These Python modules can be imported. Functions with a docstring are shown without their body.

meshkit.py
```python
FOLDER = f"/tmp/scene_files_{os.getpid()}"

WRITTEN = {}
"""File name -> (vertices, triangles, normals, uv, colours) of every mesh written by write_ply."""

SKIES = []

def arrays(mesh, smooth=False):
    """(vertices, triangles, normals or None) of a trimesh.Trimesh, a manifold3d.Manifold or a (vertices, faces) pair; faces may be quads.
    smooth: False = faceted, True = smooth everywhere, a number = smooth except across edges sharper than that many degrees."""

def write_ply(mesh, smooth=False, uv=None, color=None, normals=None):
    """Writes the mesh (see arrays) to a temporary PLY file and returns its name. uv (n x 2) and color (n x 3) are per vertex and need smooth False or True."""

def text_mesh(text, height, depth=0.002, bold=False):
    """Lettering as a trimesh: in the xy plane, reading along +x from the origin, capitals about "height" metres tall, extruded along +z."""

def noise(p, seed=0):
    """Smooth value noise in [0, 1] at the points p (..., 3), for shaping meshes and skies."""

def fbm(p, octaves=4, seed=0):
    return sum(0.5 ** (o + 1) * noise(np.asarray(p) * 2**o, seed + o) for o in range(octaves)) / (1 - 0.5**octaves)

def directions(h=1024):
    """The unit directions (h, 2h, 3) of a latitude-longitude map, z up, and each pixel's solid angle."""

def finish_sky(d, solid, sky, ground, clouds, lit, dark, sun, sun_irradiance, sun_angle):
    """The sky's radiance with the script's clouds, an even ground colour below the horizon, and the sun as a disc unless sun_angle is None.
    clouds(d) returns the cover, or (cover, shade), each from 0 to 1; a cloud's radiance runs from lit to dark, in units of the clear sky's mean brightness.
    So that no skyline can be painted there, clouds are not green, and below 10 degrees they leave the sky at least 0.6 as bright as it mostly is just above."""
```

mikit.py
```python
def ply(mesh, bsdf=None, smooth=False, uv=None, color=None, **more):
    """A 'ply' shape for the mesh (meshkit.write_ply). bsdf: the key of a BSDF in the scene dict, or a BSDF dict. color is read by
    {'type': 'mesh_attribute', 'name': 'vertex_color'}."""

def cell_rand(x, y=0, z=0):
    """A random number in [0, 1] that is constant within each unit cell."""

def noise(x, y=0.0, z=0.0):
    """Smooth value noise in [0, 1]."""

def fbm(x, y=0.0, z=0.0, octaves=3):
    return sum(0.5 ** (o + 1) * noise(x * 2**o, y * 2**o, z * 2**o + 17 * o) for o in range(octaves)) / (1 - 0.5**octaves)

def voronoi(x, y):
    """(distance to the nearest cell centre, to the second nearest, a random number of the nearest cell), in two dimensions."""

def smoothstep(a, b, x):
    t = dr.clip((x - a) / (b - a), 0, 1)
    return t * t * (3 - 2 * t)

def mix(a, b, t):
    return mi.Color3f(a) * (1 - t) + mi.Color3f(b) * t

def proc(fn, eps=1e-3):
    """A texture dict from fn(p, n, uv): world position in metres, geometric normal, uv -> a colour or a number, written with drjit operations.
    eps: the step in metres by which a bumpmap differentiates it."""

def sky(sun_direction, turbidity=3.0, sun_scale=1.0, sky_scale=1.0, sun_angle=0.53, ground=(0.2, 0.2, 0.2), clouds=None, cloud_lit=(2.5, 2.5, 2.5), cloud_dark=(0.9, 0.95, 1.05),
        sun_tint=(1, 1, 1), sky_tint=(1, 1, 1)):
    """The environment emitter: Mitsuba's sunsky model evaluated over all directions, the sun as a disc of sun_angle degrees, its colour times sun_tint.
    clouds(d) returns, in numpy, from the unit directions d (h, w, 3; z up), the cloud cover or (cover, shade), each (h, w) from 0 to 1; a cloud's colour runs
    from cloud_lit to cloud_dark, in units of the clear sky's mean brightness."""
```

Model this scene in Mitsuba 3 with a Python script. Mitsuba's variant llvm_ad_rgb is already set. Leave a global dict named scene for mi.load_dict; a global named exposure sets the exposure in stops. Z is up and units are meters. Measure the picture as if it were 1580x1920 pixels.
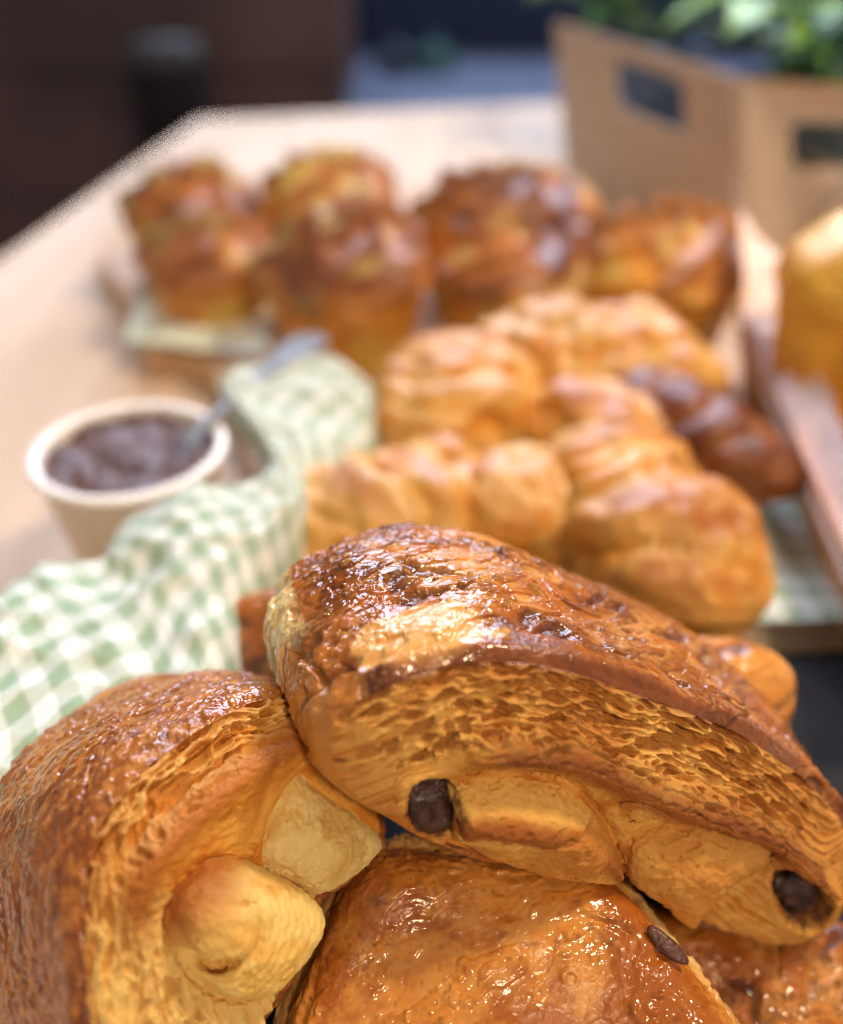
import math, random
import numpy as np, trimesh, shapely
import mitsuba as mi, mikit, meshkit
import drjit as dr
from scipy import ndimage
from mikit import proc, mix, smoothstep as sst
T = mi.ScalarTransform4f
rng = np.random.default_rng(7)
random.seed(7)

# ------------------------------------------------------------------ camera, light, exposure
CAM_H, PITCH, FPX, PW, PH = 0.22, math.radians(35), 1700.0, 1580.0, 1920.0
CAM = np.array([0, 0, CAM_H])
RIGHT = np.array([1.0, 0, 0]); FWD = np.array([0, math.cos(PITCH), -math.sin(PITCH)]); UP = np.array([0, math.sin(PITCH), math.cos(PITCH)])
FOCUS, APERTURE = 0.174, 0.0035
exposure = -0.02
scene, labels = {}, {}
scene['camera'] = {'type': 'thinlens', 'fov': 2 * math.degrees(math.atan(PW / 2 / FPX)), 'fov_axis': 'x', 'near_clip': 0.01, 'far_clip': 30.0,
                   'aperture_radius': APERTURE, 'focus_distance': FOCUS,
                   'to_world': T().look_at(origin=CAM.tolist(), target=(CAM + FWD).tolist(), up=[0, 0, 1])}

def area(rgb): return {'type': 'area', 'radiance': {'type': 'rgb', 'value': list(rgb)}}
def look(o, t): return T().look_at(origin=o, target=t, up=[0, 0.01, 1])
# a tall window in the far wall (cool daylight), two warm pendant lamps, soft bounce of the room
scene['window_light'] = {'type': 'rectangle', 'to_world': look([0.1, 3.2, 2.45], [0, 3.2 - 3.3, 2.3]) @ T().scale([1.35, 1.2, 1]), 'emitter': area((9.5, 11.2, 15.0))}
scene['pendant_lamp_light'] = {'type': 'disk', 'to_world': look([0.62, 0.42, 1.15], [0.05, 0.3, 0]) @ T().scale([0.10, 0.10, 1]), 'emitter': area((125, 98, 68))}
scene['pendant_lamp_light_001'] = {'type': 'disk', 'to_world': look([0.35, -0.75, 1.05], [0, 0.2, 0]) @ T().scale([0.07, 0.07, 1]), 'emitter': area((205, 150, 94))}
scene['room_bounce'] = {'type': 'constant', 'radiance': {'type': 'rgb', 'value': [0.25, 0.24, 0.23]}}
for k, lb, ct in (('window_light', 'bright daylight window high in the far wall, above the frame', 'window'), ('pendant_lamp_light', 'round warm lamp hanging over the table to the right, outside the frame', 'lamp'),
                  ('pendant_lamp_light_001', 'round warm lamp hanging behind the viewer, outside the frame', 'lamp')):
    labels[k] = {'label': lb, 'category': ct}

# ------------------------------------------------------------------ helpers: photograph points to world points
def ray(px, py):
    px, py = np.asarray(px, float), np.asarray(py, float)
    return ((px - PW / 2) / FPX)[..., None] * RIGHT + ((PH / 2 - py) / FPX)[..., None] * UP + FWD
def at(px, py, zd): return CAM + ray(px, py) * np.asarray(zd, float)[..., None]
def on(px, py, z=0.0):
    d = ray(px, py); return CAM + d * ((z - CAM_H) / d[..., 2])[..., None]
def unit(v): v = np.asarray(v, float); return v / np.linalg.norm(v)

used = {}
def numbered(name):
    n = used.get(name, 0); used[name] = n + 1
    return name if n == 0 else f'{name}_{n:03d}'
def thing(name, label, cat, group=None, kind=None):
    k = numbered(name); labels[k] = {'label': label, 'category': cat}
    if group: labels[k]['group'] = group
    if kind: labels[k] = {'label': label, 'kind': kind}
    return k
def part(parent, name, shape, label=None):
    k = numbered(f'{parent}__{name}'); scene[k] = shape
    if label: labels[k] = {'label': label}
    return k
def struct(name, shape, label=None):
    k = numbered(name); scene[k] = shape; labels[k] = {'kind': 'structure'}
    if label: labels[k]['label'] = label
    return k

def vnormals(v, f):
    n = np.zeros_like(v); c = np.cross(v[f[:, 1]] - v[f[:, 0]], v[f[:, 2]] - v[f[:, 0]])
    for k in range(3):
        for a in range(3): n[:, a] += np.bincount(f[:, k], c[:, a], len(v))
    return n / np.maximum(np.linalg.norm(n, axis=1, keepdims=True), 1e-20)
def shape_of(v, f, bsdf, color=None, normals=None, uv=None):
    if normals is None: normals = vnormals(v, f)
    path = meshkit.write_ply((v, f), False, uv, color, normals=normals)
    return {'type': 'ply', 'filename': path, 'face_normals': False, 'bsdf': {'type': 'ref', 'id': bsdf}}
def submesh(v, f, keep, *attrs):
    f = f[keep]; ids, inv = np.unique(f.ravel(), return_inverse=True)
    return [v[ids], inv.reshape(-1, 3)] + [a[ids] for a in attrs]

def chaikin(p, n=2, closed=False):
    p = np.asarray(p, float)
    for _ in range(n):
        a, b = (p, np.roll(p, -1, 0)) if closed else (p[:-1], p[1:])
        q = np.stack([0.75 * a + 0.25 * b, 0.25 * a + 0.75 * b], 1).reshape(-1, p.shape[1])
        p = q if closed else np.vstack([p[:1], q, p[-1:]])
    return p
def seg_dist(P, line, closed=False):
    """(distance, arc length of the nearest point, side) of points (n, 2) to a polyline."""
    line = np.asarray(line, float)
    if closed: line = np.vstack([line, line[:1]])
    if len(P) > 60000: return tuple(np.concatenate(x) for x in zip(*POOL.map(lambda q: seg_dist(q, line), np.array_split(P, len(P) // 40000 + 1))))
    best, arc, side, s0 = np.full(len(P), 1e9), np.zeros(len(P)), np.zeros(len(P)), 0.0
    for a, b in zip(line[:-1], line[1:]):
        d = b - a; L = np.linalg.norm(d)
        if L < 1e-12: continue
        r = P - a; t = np.clip(r @ d / L**2, 0, 1); e = r - t[:, None] * d
        dist = np.hypot(e[:, 0], e[:, 1]); m = dist < best
        best[m] = dist[m]; arc[m] = (s0 + t * L)[m]; side[m] = np.sign(d[0] * r[:, 1] - d[1] * r[:, 0])[m]; s0 += L
    return best, arc, side
def poly_sdf(P, poly):
    d, _, _ = seg_dist(P, poly, True)
    return np.where(shapely.contains_xy(shapely.Polygon(poly), P[:, 0], P[:, 1]), -d, d)
def ss(a, b, x): t = np.clip((x - a) / (b - a), 0, 1); return t * t * (3 - 2 * t)
def smax(a, b, k): h = np.clip(0.5 + 0.5 * (a - b) / k, 0, 1); return b * (1 - h) + a * h + k * h * (1 - h)
def smin(a, b, k): return -smax(-a, -b, k)
from concurrent.futures import ThreadPoolExecutor
POOL = ThreadPoolExecutor(4)
def threaded(fn, p, *a):
    p = np.asarray(p, float)
    if p.ndim != 2 or len(p) < 40000: return fn(p, *a)
    return np.concatenate(list(POOL.map(lambda q: fn(q, *a), np.array_split(p, 12))))
def fb(p, s, o=4, seed=0): return threaded(meshkit.fbm, np.asarray(p) / s, o, seed)     # s: feature size in metres
def nz(p, s, seed=0): return threaded(meshkit.noise, np.asarray(p) / s, seed)
def lerp(a, b, t):
    a, b = np.asarray(a, float), np.asarray(b, float); t = np.asarray(t)[..., None]
    return a * (1 - t) + b * t
def hash2(i, j, s):
    h = (i.astype(np.int64) * 374761393 + j.astype(np.int64) * 668265263 + s * 144665) & 0xFFFFFFFF
    h = ((h ^ (h >> 13)) * 1274126177) & 0xFFFFFFFF
    return ((h ^ (h >> 16)) & 0xFFFFFF) / 16777215.0
def voro(x, y, seed=0):
    ix, iy = np.floor(x), np.floor(y); f1 = np.full(x.shape, 9.0); f2 = f1.copy(); w = np.zeros(x.shape)
    for a in (-1, 0, 1):
        for b in (-1, 0, 1):
            cx, cy = ix + a, iy + b
            d = np.hypot(cx + hash2(cx, cy, seed) - x, cy + hash2(cx, cy, seed + 1) - y)
            m = d < f1; f2 = np.where(m, f1, np.minimum(f2, d)); w = np.where(m, hash2(cx, cy, seed + 2), w); f1 = np.minimum(f1, d)
    return f1, f2, w

def surface_nets(F, org, h):
    inside = F < 0; nx, ny, nzz = F.shape
    cnt = np.zeros((nx - 1, ny - 1, nzz - 1), np.int8)
    for a in (0, 1):
        for b in (0, 1):
            for c in (0, 1): cnt += inside[a:nx - 1 + a, b:ny - 1 + b, c:nzz - 1 + c]
    cells = np.argwhere((cnt > 0) & (cnt < 8)); idx = np.full(cnt.shape, -1, np.int64); idx[tuple(cells.T)] = np.arange(len(cells))
    acc, num = np.zeros((len(cells), 3)), np.zeros(len(cells))
    corners = [np.array([a, b, c]) for a in (0, 1) for b in (0, 1) for c in (0, 1)]
    val = {tuple(c): F[tuple((cells + c).T)] for c in corners}
    for c in corners:
        for ax in range(3):
            if c[ax]: continue
            e = c.copy(); e[ax] = 1
            a, b = val[tuple(c)], val[tuple(e)]; m = (a < 0) != (b < 0)
            t = np.where(m, a / np.where(m, a - b, 1), 0); p = np.tile(c.astype(float), (len(cells), 1)); p[:, ax] += t
            acc[m] += p[m]; num += m
    v = (cells + acc / num[:, None]) * h + org
    quads = []
    for ax in range(3):
        o = [x for x in range(3) if x != ax]
        sl0 = [slice(None)] * 3; sl1 = [slice(None)] * 3; sl0[ax] = slice(0, -1); sl1[ax] = slice(1, None)
        A, B = inside[tuple(sl0)], inside[tuple(sl1)]
        e = np.argwhere(A != B); e = e[(e[:, o[0]] > 0) & (e[:, o[1]] > 0) & (e[:, o[0]] < F.shape[o[0]] - 1) & (e[:, o[1]] < F.shape[o[1]] - 1)]
        q = []
        for da, db in ((0, 0), (-1, 0), (-1, -1), (0, -1)):
            g = e.copy(); g[:, o[0]] += da; g[:, o[1]] += db; q.append(idx[tuple(g.T)])
        q = np.stack(q, 1); flip = A[tuple(e.T)] ^ (ax == 1)
        q[flip] = q[flip][:, ::-1]; quads.append(q)
    q = np.vstack(quads)
    return v, np.vstack([q[:, [0, 1, 2]], q[:, [0, 2, 3]]])
def smooth_mesh(v, f, n=4, lam=0.5):
    e = np.vstack([f[:, [0, 1]], f[:, [1, 2]], f[:, [2, 0]]]); e = np.vstack([e, e[:, ::-1]])
    deg = np.bincount(e[:, 0], minlength=len(v)).astype(float)
    for k in range(n):
        for l in (lam, -lam * 1.04):
            s = np.stack([np.bincount(e[:, 0], v[e[:, 1], a], len(v)) for a in range(3)], 1) / deg[:, None]
            v = v + l * (s - v)
    return v
def refine(v, f, mark):
    """splits every edge of the marked triangles, without cracks."""
    e = np.sort(np.stack([f[:, [0, 1]], f[:, [1, 2]], f[:, [2, 0]]], 1).reshape(-1, 2), 1)
    key = e[:, 0] * np.int64(len(v)) + e[:, 1]; uq, first, inv = np.unique(key, return_index=True, return_inverse=True); inv = inv.reshape(-1, 3)
    split = np.zeros(len(uq), bool); split[inv[mark].ravel()] = True
    mid = np.full(len(uq), -1); mid[split] = len(v) + np.arange(split.sum())
    ends = e[first][split]; v = np.vstack([v, (v[ends[:, 0]] + v[ends[:, 1]]) / 2])
    m = mid[inv]; n = (m >= 0).sum(1); out = [f[n == 0]]
    g, mm = f[n == 3], m[n == 3]
    out += [np.stack([g[:, 0], mm[:, 0], mm[:, 2]], 1), np.stack([g[:, 1], mm[:, 1], mm[:, 0]], 1), np.stack([g[:, 2], mm[:, 2], mm[:, 1]], 1), mm]
    for k in range(3):
        s = (n == 1) & (m[:, k] >= 0); g, x = np.roll(f[s], -k, 1), m[s][:, k]
        out += [np.stack([g[:, 0], x, g[:, 2]], 1), np.stack([x, g[:, 1], g[:, 2]], 1)]
        s = (n == 2) & (m[:, k] < 0); g, mk = np.roll(f[s], -k, 1), np.roll(m[s], -k, 1)      # edge 0-1 unsplit
        out += [np.stack([g[:, 0], g[:, 1], mk[:, 1]], 1), np.stack([g[:, 0], mk[:, 1], mk[:, 2]], 1), np.stack([mk[:, 2], mk[:, 1], g[:, 2]], 1)]
    return v, np.vstack(out)
def in_view(v, margin=60):
    d = v - CAM; z = d @ FWD; x = PW / 2 + FPX * (d @ RIGHT) / z; y = PH / 2 - FPX * (d @ UP) / z
    return (x > -margin) & (x < PW + margin) & (y > -margin) & (y < PH + margin)

# ------------------------------------------------------------------ materials
VC = {'type': 'mesh_attribute', 'name': 'vertex_color'}
def bsdf(name, d): scene[name] = d; return name
def bump_of(fn, scale, inner, eps=1e-4): return {'type': 'twosided', 'bsdf': {'type': 'bumpmap', 'arbitrary': proc(fn, eps), 'scale': scale, 'bsdf': inner}}
def blister(p, n, uv):
    w = mikit.noise(p.x * 500, p.y * 500, p.z * 500)
    return mikit.fbm(p.x * 1500, p.y * 1500, p.z * 1500, 2) * 0.6 + sst(0.45, 0.8, mikit.noise(p.x * 1100 + 7, p.y * 1100, p.z * 1100)) * w
def grain(p, n, uv): return mikit.fbm(p.x * 1100, p.y * 1100, p.z * 1100, 4)
def eggwash(p, n, uv):
    m = mikit.fbm(p.x * 90, p.y * 90, p.z * 90, 3) + 0.35 * (mikit.noise(p.x * 420, p.y * 420, p.z * 420) - 0.5)
    return 0.13 + 0.27 * sst(0.46, 0.74, m)                 # brushed patchily: wet gloss beside dull crust
bsdf('crust_baked', bump_of(blister, 0.00013, {'type': 'principled', 'base_color': VC, 'roughness': proc(eggwash), 'specular': 0.62}))
bsdf('crumb_baked', bump_of(grain, 0.00050, {'type': 'principled', 'base_color': VC, 'roughness': 0.72, 'specular': 0.22}))
bsdf('pastry_far', {'type': 'principled', 'base_color': VC, 'roughness': 0.42, 'specular': 0.38})
bsdf('chocolate', bump_of(grain, 0.0004, {'type': 'principled', 'base_color': VC, 'roughness': 0.42, 'specular': 0.45}))

# ------------------------------------------------------------------ pastries of the foreground
class Frame:
    """A pastry's own axes: U across its face, W up its face, E into its body; built where it lies."""
    def __init__(s, px, py, zd, E):
        s.o, s.E = at(px, py, zd), unit(E)
        s.U = unit(RIGHT - RIGHT @ s.E * s.E); s.W = unit(np.cross(s.U, s.E)); s.M = np.stack([s.U, s.W, s.E], 1)
    def plane(s, pts):
        d = ray(*np.asarray(pts, float).T); q = CAM + d * (((s.o - CAM) @ s.E) / (d @ s.E))[:, None] - s.o
        return np.stack([q @ s.U, q @ s.W], 1)
    def world(s, q): return s.o + q @ s.M.T

def sdf_body(fr, outline, L, relief, h, bulge=0.003, k_back=0.014, k_front=0.0025, tmin=-0.014, soft=2, taper=None, warp=0.0):
    """Profile (points on the face plane) carried back along E by L, closed in front by the relief, as a smooth mesh in the frame's axes."""
    poly = chaikin(fr.plane(outline), soft, True)
    lo, hi = poly.min(0) - 0.012, poly.max(0) + 0.012
    us, ws, ts = np.arange(lo[0], hi[0], h), np.arange(lo[1], hi[1], h), np.arange(tmin, L + 0.012, h)
    P = np.stack(np.meshgrid(us, ws, indexing='ij'), -1).reshape(-1, 2)
    d2 = poly_sdf(P, poly); R = relief(P, d2, fr)
    d2 = d2.reshape(len(us), len(ws), 1); R = R.reshape(len(us), len(ws), 1)
    t = ts[None, None, :]; tt = np.clip(t / L, 0, 1)
    side = d2 - bulge * np.sin(np.pi * tt) ** 0.7 + (0 if taper is None else taper(tt))
    if warp:
        g = np.stack(np.meshgrid(us, ws, ts, indexing='ij'), -1)
        side = side + warp * (fb(g, 0.018, 2, 5) - 0.5)
    F = smax(side, t - L, k_back); F = smax(F, -(t + R) * 0.8, k_front)
    v, f = surface_nets(F.astype(np.float64), np.array([lo[0], lo[1], tmin]), h)
    v = smooth_mesh(v, f, 2)
    return v, f, poly

def finish_pastry(fr, v, f, colour, split, name, label, group=None, levels=1, detail=None, cat='pastry', keep_view=True):
    """Refines what the camera sees, displaces along the normals, colours, and writes crust and crumb as two parts."""
    wv = fr.world(v)
    if np.einsum('ij,ij->i', wv[f[:, 0]], np.cross(wv[f[:, 1]], wv[f[:, 2]])).sum() < 0: f = f[:, ::-1]
    for lev in range(levels):
        n = vnormals(wv, f); facing = (np.einsum('ij,ij->i', n, CAM - wv) > -0.15 * np.linalg.norm(CAM - wv, axis=1)) & in_view(wv)
        if lev: facing &= (wv - CAM) @ FWD < 0.20
        v, f = refine(v, f, facing[f].any(1)); wv = fr.world(v)
    v = smooth_mesh(v, f, 1); wv = fr.world(v)
    n = vnormals(wv, f)
    crust = split(v)
    dsp, info = detail(v, crust, n @ fr.M)
    wv = wv + n * dsp[:, None]; n = vnormals(wv, f)
    col = np.clip(colour(v, crust, info), 0.004, 0.95)
    root = thing(name, label, cat, group)
    cf = crust[f].mean(1) > 0.5
    if (~cf).any():
        a = submesh(wv, f, ~cf, n, col); part(root, 'crumb', shape_of(a[0], a[1], 'crumb_baked', a[3], a[2]))
    if cf.any():
        a = submesh(wv, f, cf, n, col); part(root, 'crust', shape_of(a[0], a[1], 'crust_baked', a[3], a[2]))
    return root

GOLD, CARAMEL, DARKB = (0.58, 0.230, 0.038), (0.345, 0.098, 0.014), (0.125, 0.032, 0.008)
PALE, YEL = (0.78, 0.56, 0.22), (0.74, 0.44, 0.12)
def crust_detail(p, n, amp=1.0, flow=(1, 0.35, 0.6), seed=0, blis=0.0003):
    """Flaky baked surface: terraced thin sheets, wrinkles and small blisters. Heights in metres."""
    q = p + 0.004 * (np.stack([fb(p, 0.009, 2, seed + k) for k in (1, 2, 3)], 1) - 0.5)
    a = unit(flow); along = q @ a; st = q - 0.48 * along[:, None] * a              # stretched along the flow
    base = fb(st, 0.010, 4, seed + 11)
    k = base * 6.5; fr_ = k - np.floor(k); terr = (np.floor(k) + ss(0.84, 1.0, fr_) + 0.12 * fr_) / 6.5
    wr = 1 - np.abs(2 * fb(st, 0.0045, 3, seed + 21) - 1)
    crack = ss(0.90, 0.985, 1 - np.abs(2 * fb(st, 0.013, 3, seed + 31) - 1)) * ss(0.45, 0.62, nz(p, 0.012, seed + 41))
    bl = ss(0.55, 0.85, nz(p, 0.0014, seed + 51)) * ss(0.4, 0.6, nz(p, 0.007, seed + 52))
    d = amp * (0.0040 * (terr - 0.5) + 0.0006 * (wr - 0.6) - 0.0016 * crack + 0.0006 * (fb(p, 0.0022, 3, seed + 61) - 0.5)) + 0.00012 * (fb(p, 0.0008, 2, seed + 62) - 0.5) + blis * bl
    return d, base, crack, fr_

def crust_colour(p, base, crack, edge, seed=0, dark=0.5, gold=0.4):
    m = fb(p, 0.016, 4, seed + 71); m2 = fb(p, 0.004, 4, seed + 72); m3 = fb(p, 0.0015, 2, seed + 74)
    c = lerp(CARAMEL, GOLD, ss(0.62 - gold * 0.4, 0.92 - gold * 0.4, m + 0.6 * (m2 - 0.5) + 0.25 * (m3 - 0.5)))
    c = lerp(c, DARKB, ss(0.73 - dark * 0.4, 1.00 - dark * 0.4, base * 0.5 + 0.5 * fb(p, 0.012, 4, seed + 73) + 0.5 * (m2 - 0.5) + 0.25 * (m3 - 0.5)) * 0.9)
    c = lerp(c, (0.60, 0.29, 0.08), 0.55 * ss(0.3, 0.75, edge) * ss(0.9, 0.75, edge) * ss(0.45, 0.6, m))
    sp = ss(0.58, 0.75, nz(p, 0.0008, seed + 76)); c = lerp(c, (0.60, 0.28, 0.075), 0.35 * sp * ss(0.42, 0.6, fb(p, 0.008, 3, seed + 77))); c = lerp(c, (0.11, 0.03, 0.010), 0.45 * ss(0.60, 0.75, nz(p, 0.0009, seed + 78)) * ss(0.45, 0.6, m2))
    c = lerp(c, (0.07, 0.02, 0.010), 0.85 * crack)
    return c

class Fields:
    """Distance fields of the modelling curves on a pastry's face, kept on a fine grid."""
    def __init__(s, poly, fn, step=0.0004):
        s.lo, s.step = poly.min(0) - 0.016, step; n = np.ceil((poly.max(0) + 0.016 - s.lo) / step).astype(int)
        P = np.stack(np.meshgrid(s.lo[0] + np.arange(n[0]) * step, s.lo[1] + np.arange(n[1]) * step, indexing='ij'), -1).reshape(-1, 2)
        s.g = {k: x.reshape(n) for k, x in fn(P).items()}
        for k in ('flap', 'roll', 'lobe', 'coil'):
            if k in s.g: b = ndimage.gaussian_filter(s.g[k], 0.0022 / step); m = ss(-0.0015, -0.005, s.g[k]); s.g[k] = s.g[k] * (1 - m) + b * m
    def __call__(s, P):
        q = ((P - s.lo) / s.step).T
        return {k: ndimage.map_coordinates(g, q, order=1, mode='nearest') for k, g in s.g.items()}
def lens_holes(s, w, spots):
    """Open crumb as lens-shaped holes lying along the layers: spots of (s, w, half length, half height, tilt, depth)."""
    from scipy.spatial import cKDTree
    tree = cKDTree(np.c_[s, w]); dep = np.zeros(len(s)); rim_ = np.zeros(len(s))
    for hs, hw, a, b, ti, D in spots:
        i = np.array(tree.query_ball_point([hs, hw], a * 1.5), int)
        if not len(i): continue
        x, y = s[i] - hs, w[i] - hw; c_, s_ = math.cos(ti), math.sin(ti); e = np.hypot((c_ * x + s_ * y) / a, (-s_ * x + c_ * y) / b)
        dep[i] = np.maximum(dep[i], D * ss(1.05, 0.45, e)); rim_[i] = np.maximum(rim_[i], D * np.exp(-((e - 1.15) / 0.22) ** 2))
    return dep, rim_
def scatter_holes(n, s0, s1, w0, w1, seed, size=0.0012, ratio=0.30, var=0.5):
    r = np.random.default_rng(seed); out = []
    for _ in range(n):
        a = min(0.0045, size * math.exp(r.normal(0, var))); wr = r.uniform(w0, w1)
        out.append((r.uniform(s0, s1), wr, a, a * ratio * r.uniform(0.7, 1.5), r.normal(0, 0.16), min(0.0024, a * r.uniform(0.5, 1.1))))
    return out

# ---- the chocolate croissant on top of the pile
def build_main():
    al = math.radians(27)
    fr = Frame(1080, 1450, 0.170, math.cos(al) * FWD + math.sin(al) * (-0.56 * RIGHT + 0.83 * UP))
    rim = [(612, 1352), (690, 1306), (780, 1262), (900, 1240), (1000, 1240), (1100, 1262), (1200, 1300), (1300, 1335), (1400, 1375), (1500, 1440), (1580, 1515)]
    outline = rim + [(1625, 1620), (1600, 1730), (1490, 1795), (1380, 1765), (1290, 1738), (1180, 1650), (1100, 1660), (960, 1642), (850, 1612), (760, 1575), (655, 1515), (600, 1430)]
    P_ = lambda pts, n=2, c=False: chaikin(fr.plane(pts), n, c)
    rimc = P_(rim); mm = 0.001
    ridge = P_([(760, 1480), (815, 1428), (890, 1396), (978, 1394), (1056, 1405), (1123, 1428), (1190, 1462), (1300, 1508), (1400, 1545), (1460, 1570), (1500, 1610)])
    flap = P_([(832, 1465), (900, 1452), (1034, 1461), (1090, 1485), (1140, 1552), (1176, 1628), (1140, 1652), (1080, 1658), (960, 1632), (860, 1594), (836, 1550)], 2, True)
    crest = P_([(840, 1535), (900, 1512), (1000, 1527), (1070, 1545), (1120, 1580), (1165, 1632)])
    roll = P_([(1165, 1590), (1200, 1562), (1270, 1552), (1368, 1548), (1446, 1590), (1432, 1612), (1368, 1645), (1310, 1712), (1292, 1740), (1230, 1720), (1172, 1650)], 2, True)
    seam = P_([(1446, 1598), (1368, 1643), (1310, 1710), (1285, 1745)])
    pitA = P_([(762, 1500), (785, 1462), (825, 1455), (850, 1480), (845, 1560), (815, 1575), (780, 1550)], 2, True)
    pitB = P_([(1440, 1640), (1455, 1610), (1490, 1620), (1540, 1665), (1555, 1710), (1535, 1735), (1480, 1720), (1445, 1680)], 2, True)
    def raw(P):
        d_r, s_r, side = seg_dist(P, rimc); d_g, s_g, side_g = seg_dist(P, ridge); d_s, _, side_s = seg_dist(P, seam)
        return dict(w=-side * d_r, s=s_r, gs=-side_g * d_g, sg=s_g, flap=poly_sdf(P, flap), crest=seg_dist(P, crest)[0], roll=poly_sdf(P, roll), seam=side_s * d_s, pitA=poly_sdf(P, pitA), pitB=poly_sdf(P, pitB))
    FI = Fields(chaikin(fr.plane(outline), 2, True), raw)
    def fields(P):
        F = FI(P); F['g'] = np.abs(F['gs']); F['below'] = F['gs'] > 0; F['seamd'] = np.abs(F['seam']); return F
    def relief(P, d2, fr):
        F = fields(P); R = 2.4 * mm * (1 - np.exp(-np.maximum(-d2, 0) / (2.6 * mm))) - 2.4 * mm
        band = ss(0.0, 2.5 * mm, F['w']) * (~F['below'])
        R -= 0.5 * mm * band * ss(0, 4 * mm, F['g'])
        R += 5.2 * mm * np.where(F['below'], np.exp(-(F['g'] / (3.4 * mm)) ** 2), np.exp(-(F['g'] / (4.4 * mm)) ** 2)) * ss(0.004, 0.018, F['sg'])
        inside = np.sqrt(np.clip(-F['flap'] / (7 * mm), 0, 1)); R = np.maximum(R, np.where(F['flap'] < 0, 0.5 * mm + 7.0 * mm * inside - 1.1 * mm * np.minimum(F['crest'] / (3 * mm), 2), -9))
        R -= 1.8 * mm * np.exp(-(F['flap'] / (1.1 * mm)) ** 2)
        inside = np.sqrt(np.clip(-F['roll'] / (8 * mm), 0, 1)); R = np.maximum(R, np.where(F['roll'] < 0, 6.0 * mm * inside, -9))
        R -= 1.2 * mm * np.exp(-(F['roll'] / (1.0 * mm)) ** 2) * (F['roll'] > -0.0005)
        for k in ('pitA', 'pitB'): R -= 4.5 * mm * ss(0.6 * mm, -1.4 * mm, F[k]); R += 1.2 * mm * np.exp(-((F[k] - 1.6 * mm) / (1.3 * mm)) ** 2)
        c = fr.plane([(1480, 1690)])[0]; R += 3.0 * mm * np.exp(-(np.hypot(*(P - c).T) / (11 * mm)) ** 2)
        return R
    Lb = 0.066
    v, f, poly = sdf_body(fr, outline, Lb, relief, 0.0007, bulge=0.0045, k_back=0.018, k_front=0.0016, tmin=-0.016, warp=0.005)
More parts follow.
